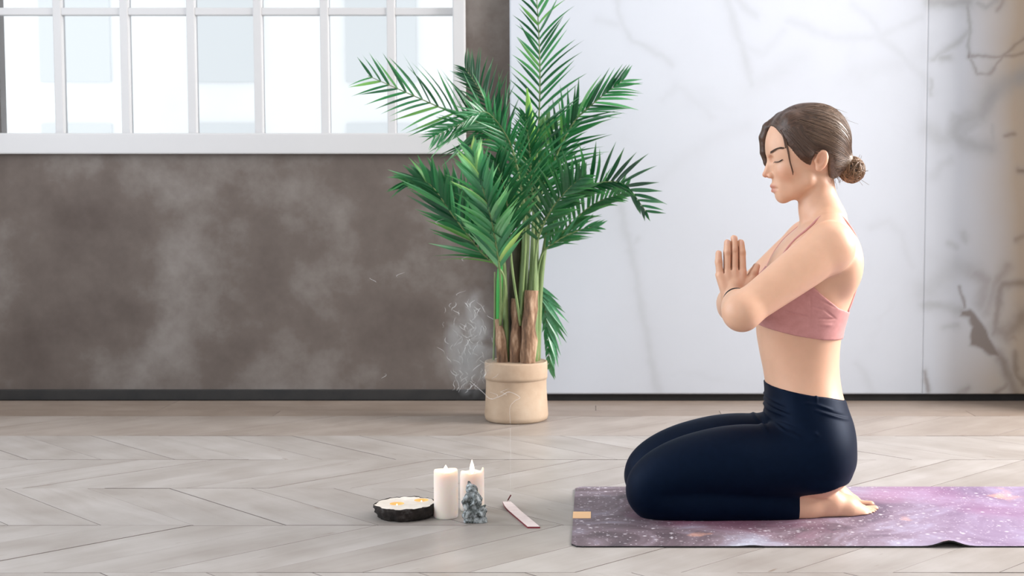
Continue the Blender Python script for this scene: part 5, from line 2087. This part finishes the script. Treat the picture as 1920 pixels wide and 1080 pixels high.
for pr in chain([FQ(886, 920, -0.013), FQ(893, 927, -0.0185), FQ(892, 938, -0.0205), FQ(885, 944, -0.021)], [0.0052, 0.0046, 0.0040, 0.0030]): FF.add(pr, 0.001)   # trunk
FF.add(ell(FQ(904, 953, -0.012), (7.0 * fpx, 0.0100, 7.0 * fpx)), 0.0015)
FF.add(rcone(FQ(907, 949, -0.012), FQ(911, 945, -0.012), 0.0038, 0.0020), 0.001)
FF.cut(ell(FQ(885, 966, -0.024), (8.0 * fpx, 0.0100, 6.5 * fpx)), 0.001)
for k in range(9):
    FF.cut(ell(FQ(872 + 5 * k, 978, -0.0165), (1.3 * fpx, 0.004, 3 * fpx)), 0.0005)
X_, Y_, Z_ = FF.axes()
D = np.maximum(FF.D, (0.0004 - Z_).astype(np.float32))
Vf, Ff = nets(D, FF.lo, FF.h)
Vf = relax(Vf, Ff, 2, 0.5)
Nf = vnormals(Vf, Ff)
fn_ = fbm(Vf[:, 0] * 130, Vf[:, 1] * 130, Vf[:, 2] * 130, 4)
Vf = Vf + Nf * (0.0014 * fn_ - 0.0014 * np.exp(-(fn_ / 0.05) ** 2))[:, None]
Vf[:, 2] = np.maximum(Vf[:, 2], 0.0003)
fig = obj('figurine', Vf, Ff, M_STONE, None, loc=(float(FQ(890, 980)[0]), FY, 0.0))
tag(fig, 'small grey stone seated elephant-headed figurine in front of a candle', 'figurine')

# ================================================================== INCENSE
M_RED = pmat('red_lacquer_edge', (0.22, 0.020, 0.035), 0.5)
M_PALE = noise_mat('pale_pink_wood', [(0.3, (0.62, 0.52, 0.52)), (0.7, (0.74, 0.67, 0.66))], scale=30, rough=0.5, stretch=(1, 6, 1), bstr=0.05)
ia, ib, ic, idn = G(990, 991), G(1012, 991), G(958, 937), G(936, 944)
# board runs from its square foot (front right) to the upturned tip (rear left)
foot_mid = (ia + ib) / 2
tipc = G(950, 948)
ax_ = tipc - foot_mid
Ln = float(np.linalg.norm(ax_))
ax_ /= Ln
sd = np.array([1.0, 0, 0])
wd = 0.0145
inc = empty('incense_holder', foot_mid)
tag(inc, 'slim pale incense board with red edge and upturned tip on floor', 'incense holder')
NBd = 16
vt, vbm = [], []
for i in range(NBd + 1):
    t = i / NBd
    c = foot_mid + ax_ * Ln * t
    z = 0.0045 + 0.006 * max(0, (t - 0.62) / 0.38) ** 2
    w_ = wd * (1 - 0.30 * max(0, (t - 0.75) / 0.25) ** 2)
    for s_ in (-1, 1):
        q_ = c + sd * w_ * s_
        vt.append((q_[0], q_[1], z))
        vbm.append((q_[0], q_[1], z - 0.0042))
fc, fe = [], []
for i in range(NBd):
    a = 2 * i
    fc.append((a, a + 1, a + 3, a + 2))
nT = len(vt)
vall = [(x, y, z - 0.0002) for x, y, z in vt] + vbm
for i in range(NBd):
    a = 2 * i
    fe += [(a, a + 2, nT + a + 2, nT + a), (a + 1, nT + a + 1, nT + a + 3, a + 3), (nT + a, nT + a + 2, nT + a + 3, nT + a + 1)]
fe += [(0, nT, nT + 1, 1), (2 * NBd, 2 * NBd + 1, nT + 2 * NBd + 1, nT + 2 * NBd)]
obj('top_face', vt, fc, M_PALE, inc, smooth=False)
obj('red_edge', vall, fe, M_RED, inc, smooth=False)
# stick leaning up from the tip
s0 = tipc + np.array([0, 0, 0.016])
SY = float(tipc[1])
s1 = P(958, 928, SY)
s0 = P(948, 945, SY)
stick = empty('incense_stick', s0)
tag(stick, 'thin smouldering red incense stick leaning over its holder', 'incense stick')
MB().tube([s0, s0 + (s1 - s0) * 0.45], [0.0007, 0.0008], 6).build('bamboo_core', pmat('bamboo_core', (0.30, 0.22, 0.18), 0.7), stick, smooth=True)
MB().tube([s0 + (s1 - s0) * 0.42, s1], [0.0015, 0.0016], 6).build('incense_paste', pmat('maroon_incense', (0.10, 0.012, 0.02), 0.8), stick, smooth=True)

# smoke: thin curling wisps and a faint cloud
M_SM = bpy.data.materials.new('smoke_wisp')
M_SM.use_nodes = True
_nt = M_SM.node_tree
_b = _nt.nodes['Principled BSDF']
_b.inputs['Base Color'].default_value = (0.92, 0.95, 0.97, 1)
_b.inputs['Roughness'].default_value = 1.0
_b.inputs['Specular IOR Level'].default_value = 0.0
_b.inputs['Alpha'].default_value = 0.16
sr = np.random.default_rng(21)
sm = MB()
SP = lambda u, v, d=0.0: P(u, v, SY + d)
trail = spline([SP(957, 928), SP(957, 860), SP(957, 800), SP(956, 765), SP(965, 752, 0.01), SP(975, 745, 0.01), SP(955, 735, 0.01), SP(940, 742, 0.0), SP(920, 748), SP(905, 735, -0.02), SP(882, 715, -0.02)], 60)
sm.tube(trail, list(np.interp(np.linspace(0, 1, 60), [0, 0.35, 0.6, 1.0], [0.0004, 0.0006, 0.0012, 0.0010])), 5)
for i in range(110):
    v0 = sr.uniform(575, 742)
    k = (742 - v0) / 170
    u0 = 878 + sr.normal(0, 16 + 10 * k)
    d0 = sr.normal(0, 0.035)
    n_ = 7
    pts = [SP(u0, v0, d0)]
    an = sr.uniform(0, 6.28)
    st_ = sr.uniform(0.0014, 0.0042)
    cur = sr.normal(0, 0.55)
    p_ = pts[0].copy()
    for j in range(n_ - 1):
        an += cur + sr.normal(0, 0.35)
        p_ = p_ + np.array([math.cos(an) * st_, sr.normal(0, 0.002), abs(math.sin(an)) * st_ * 0.9 + 0.001])
        pts.append(p_.copy())
    w_ = sr.uniform(0.0003, 0.0011)
    sm.tube(pts, [w_ * math.sin(math.pi * (j + 0.4) / n_) + 0.0001 for j in range(n_)], 5)
for (u0, v0) in ((745, 520), (705, 530), (870, 490), (858, 555), (820, 420), (862, 590), (925, 600), (930, 745), (940, 738), (950, 742), (715, 710)):
    p_ = SP(u0, v0, sr.normal(0, 0.03))
    pts = [p_ + np.array([0.004 * j * math.cos(0.5 * j + u0), 0.001 * j, 0.0025 * j]) for j in range(6)]
    sm.tube(pts, [0.0001, 0.0006, 0.0008, 0.0006, 0.0004, 0.0001], 5)
smo = sm.build('incense_smoke', M_SM, None, loc=tuple(s1), smooth=True)
tag(smo, 'thin white wisps of incense smoke curling up beside the pot', 'smoke', kind='stuff')
# soft body of the smoke as a thin volume
vm = bpy.data.materials.new('smoke_haze')
vm.use_nodes = True
_nt = vm.node_tree
_nt.nodes.remove(_nt.nodes['Principled BSDF'])
vs = nd(_nt, 'ShaderNodeVolumeScatter', i_Color=(0.95, 0.97, 1.0, 1))
tc = nd(_nt, 'ShaderNodeTexCoord')
nz_ = nd(_nt, 'ShaderNodeTexNoise', i_Scale=11.0, i_Detail=5.0, i_Distortion=1.2)
_nt.links.new(tc.outputs['Object'], nz_.inputs['Vector'])
ln = nd(_nt, 'ShaderNodeVectorMath', operation='LENGTH')
mpg = nd(_nt, 'ShaderNodeMapping')
hc, hr3 = SP(882, 640), np.array([0.070, 0.070, 0.150])
mpg.inputs['Scale'].default_value = tuple(1 / hr3)
_nt.links.new(tc.outputs['Object'], mpg.inputs[0])
_nt.links.new(mpg.outputs[0], ln.inputs[0])
fall = ramp(_nt, ln.outputs['Value'], [(0.1, (1, 1, 1)), (1.0, (0, 0, 0))])
rz = ramp(_nt, nz_.outputs[0], [(0.42, (0, 0, 0)), (0.70, (1, 1, 1))])
dd = mixc(_nt, 1.0, fall.outputs[0], rz.outputs[0], 'MULTIPLY')
ml = nd(_nt, 'ShaderNodeMath', operation='MULTIPLY')
ml.inputs[1].default_value = 42.0
_nt.links.new(dd, ml.inputs[0])
_nt.links.new(ml.outputs[0], vs.inputs['Density'])
_nt.links.new(vs.outputs[0], _nt.nodes['Material Output'].inputs['Volume'])
bm = bmesh.new()
bmesh.ops.create_icosphere(bm, subdivisions=3, radius=1.0)
vv = [np.array(q_.co[:]) * hr3 + hc for q_ in bm.verts]
bm.verts.index_update()
ff = [[q_.index for q_ in p_.verts] for p_ in bm.faces]
bm.free()
hz = obj('smoke_haze', vv, ff, vm, smo, loc=tuple(hc))
hz['kind'] = 'stuff'
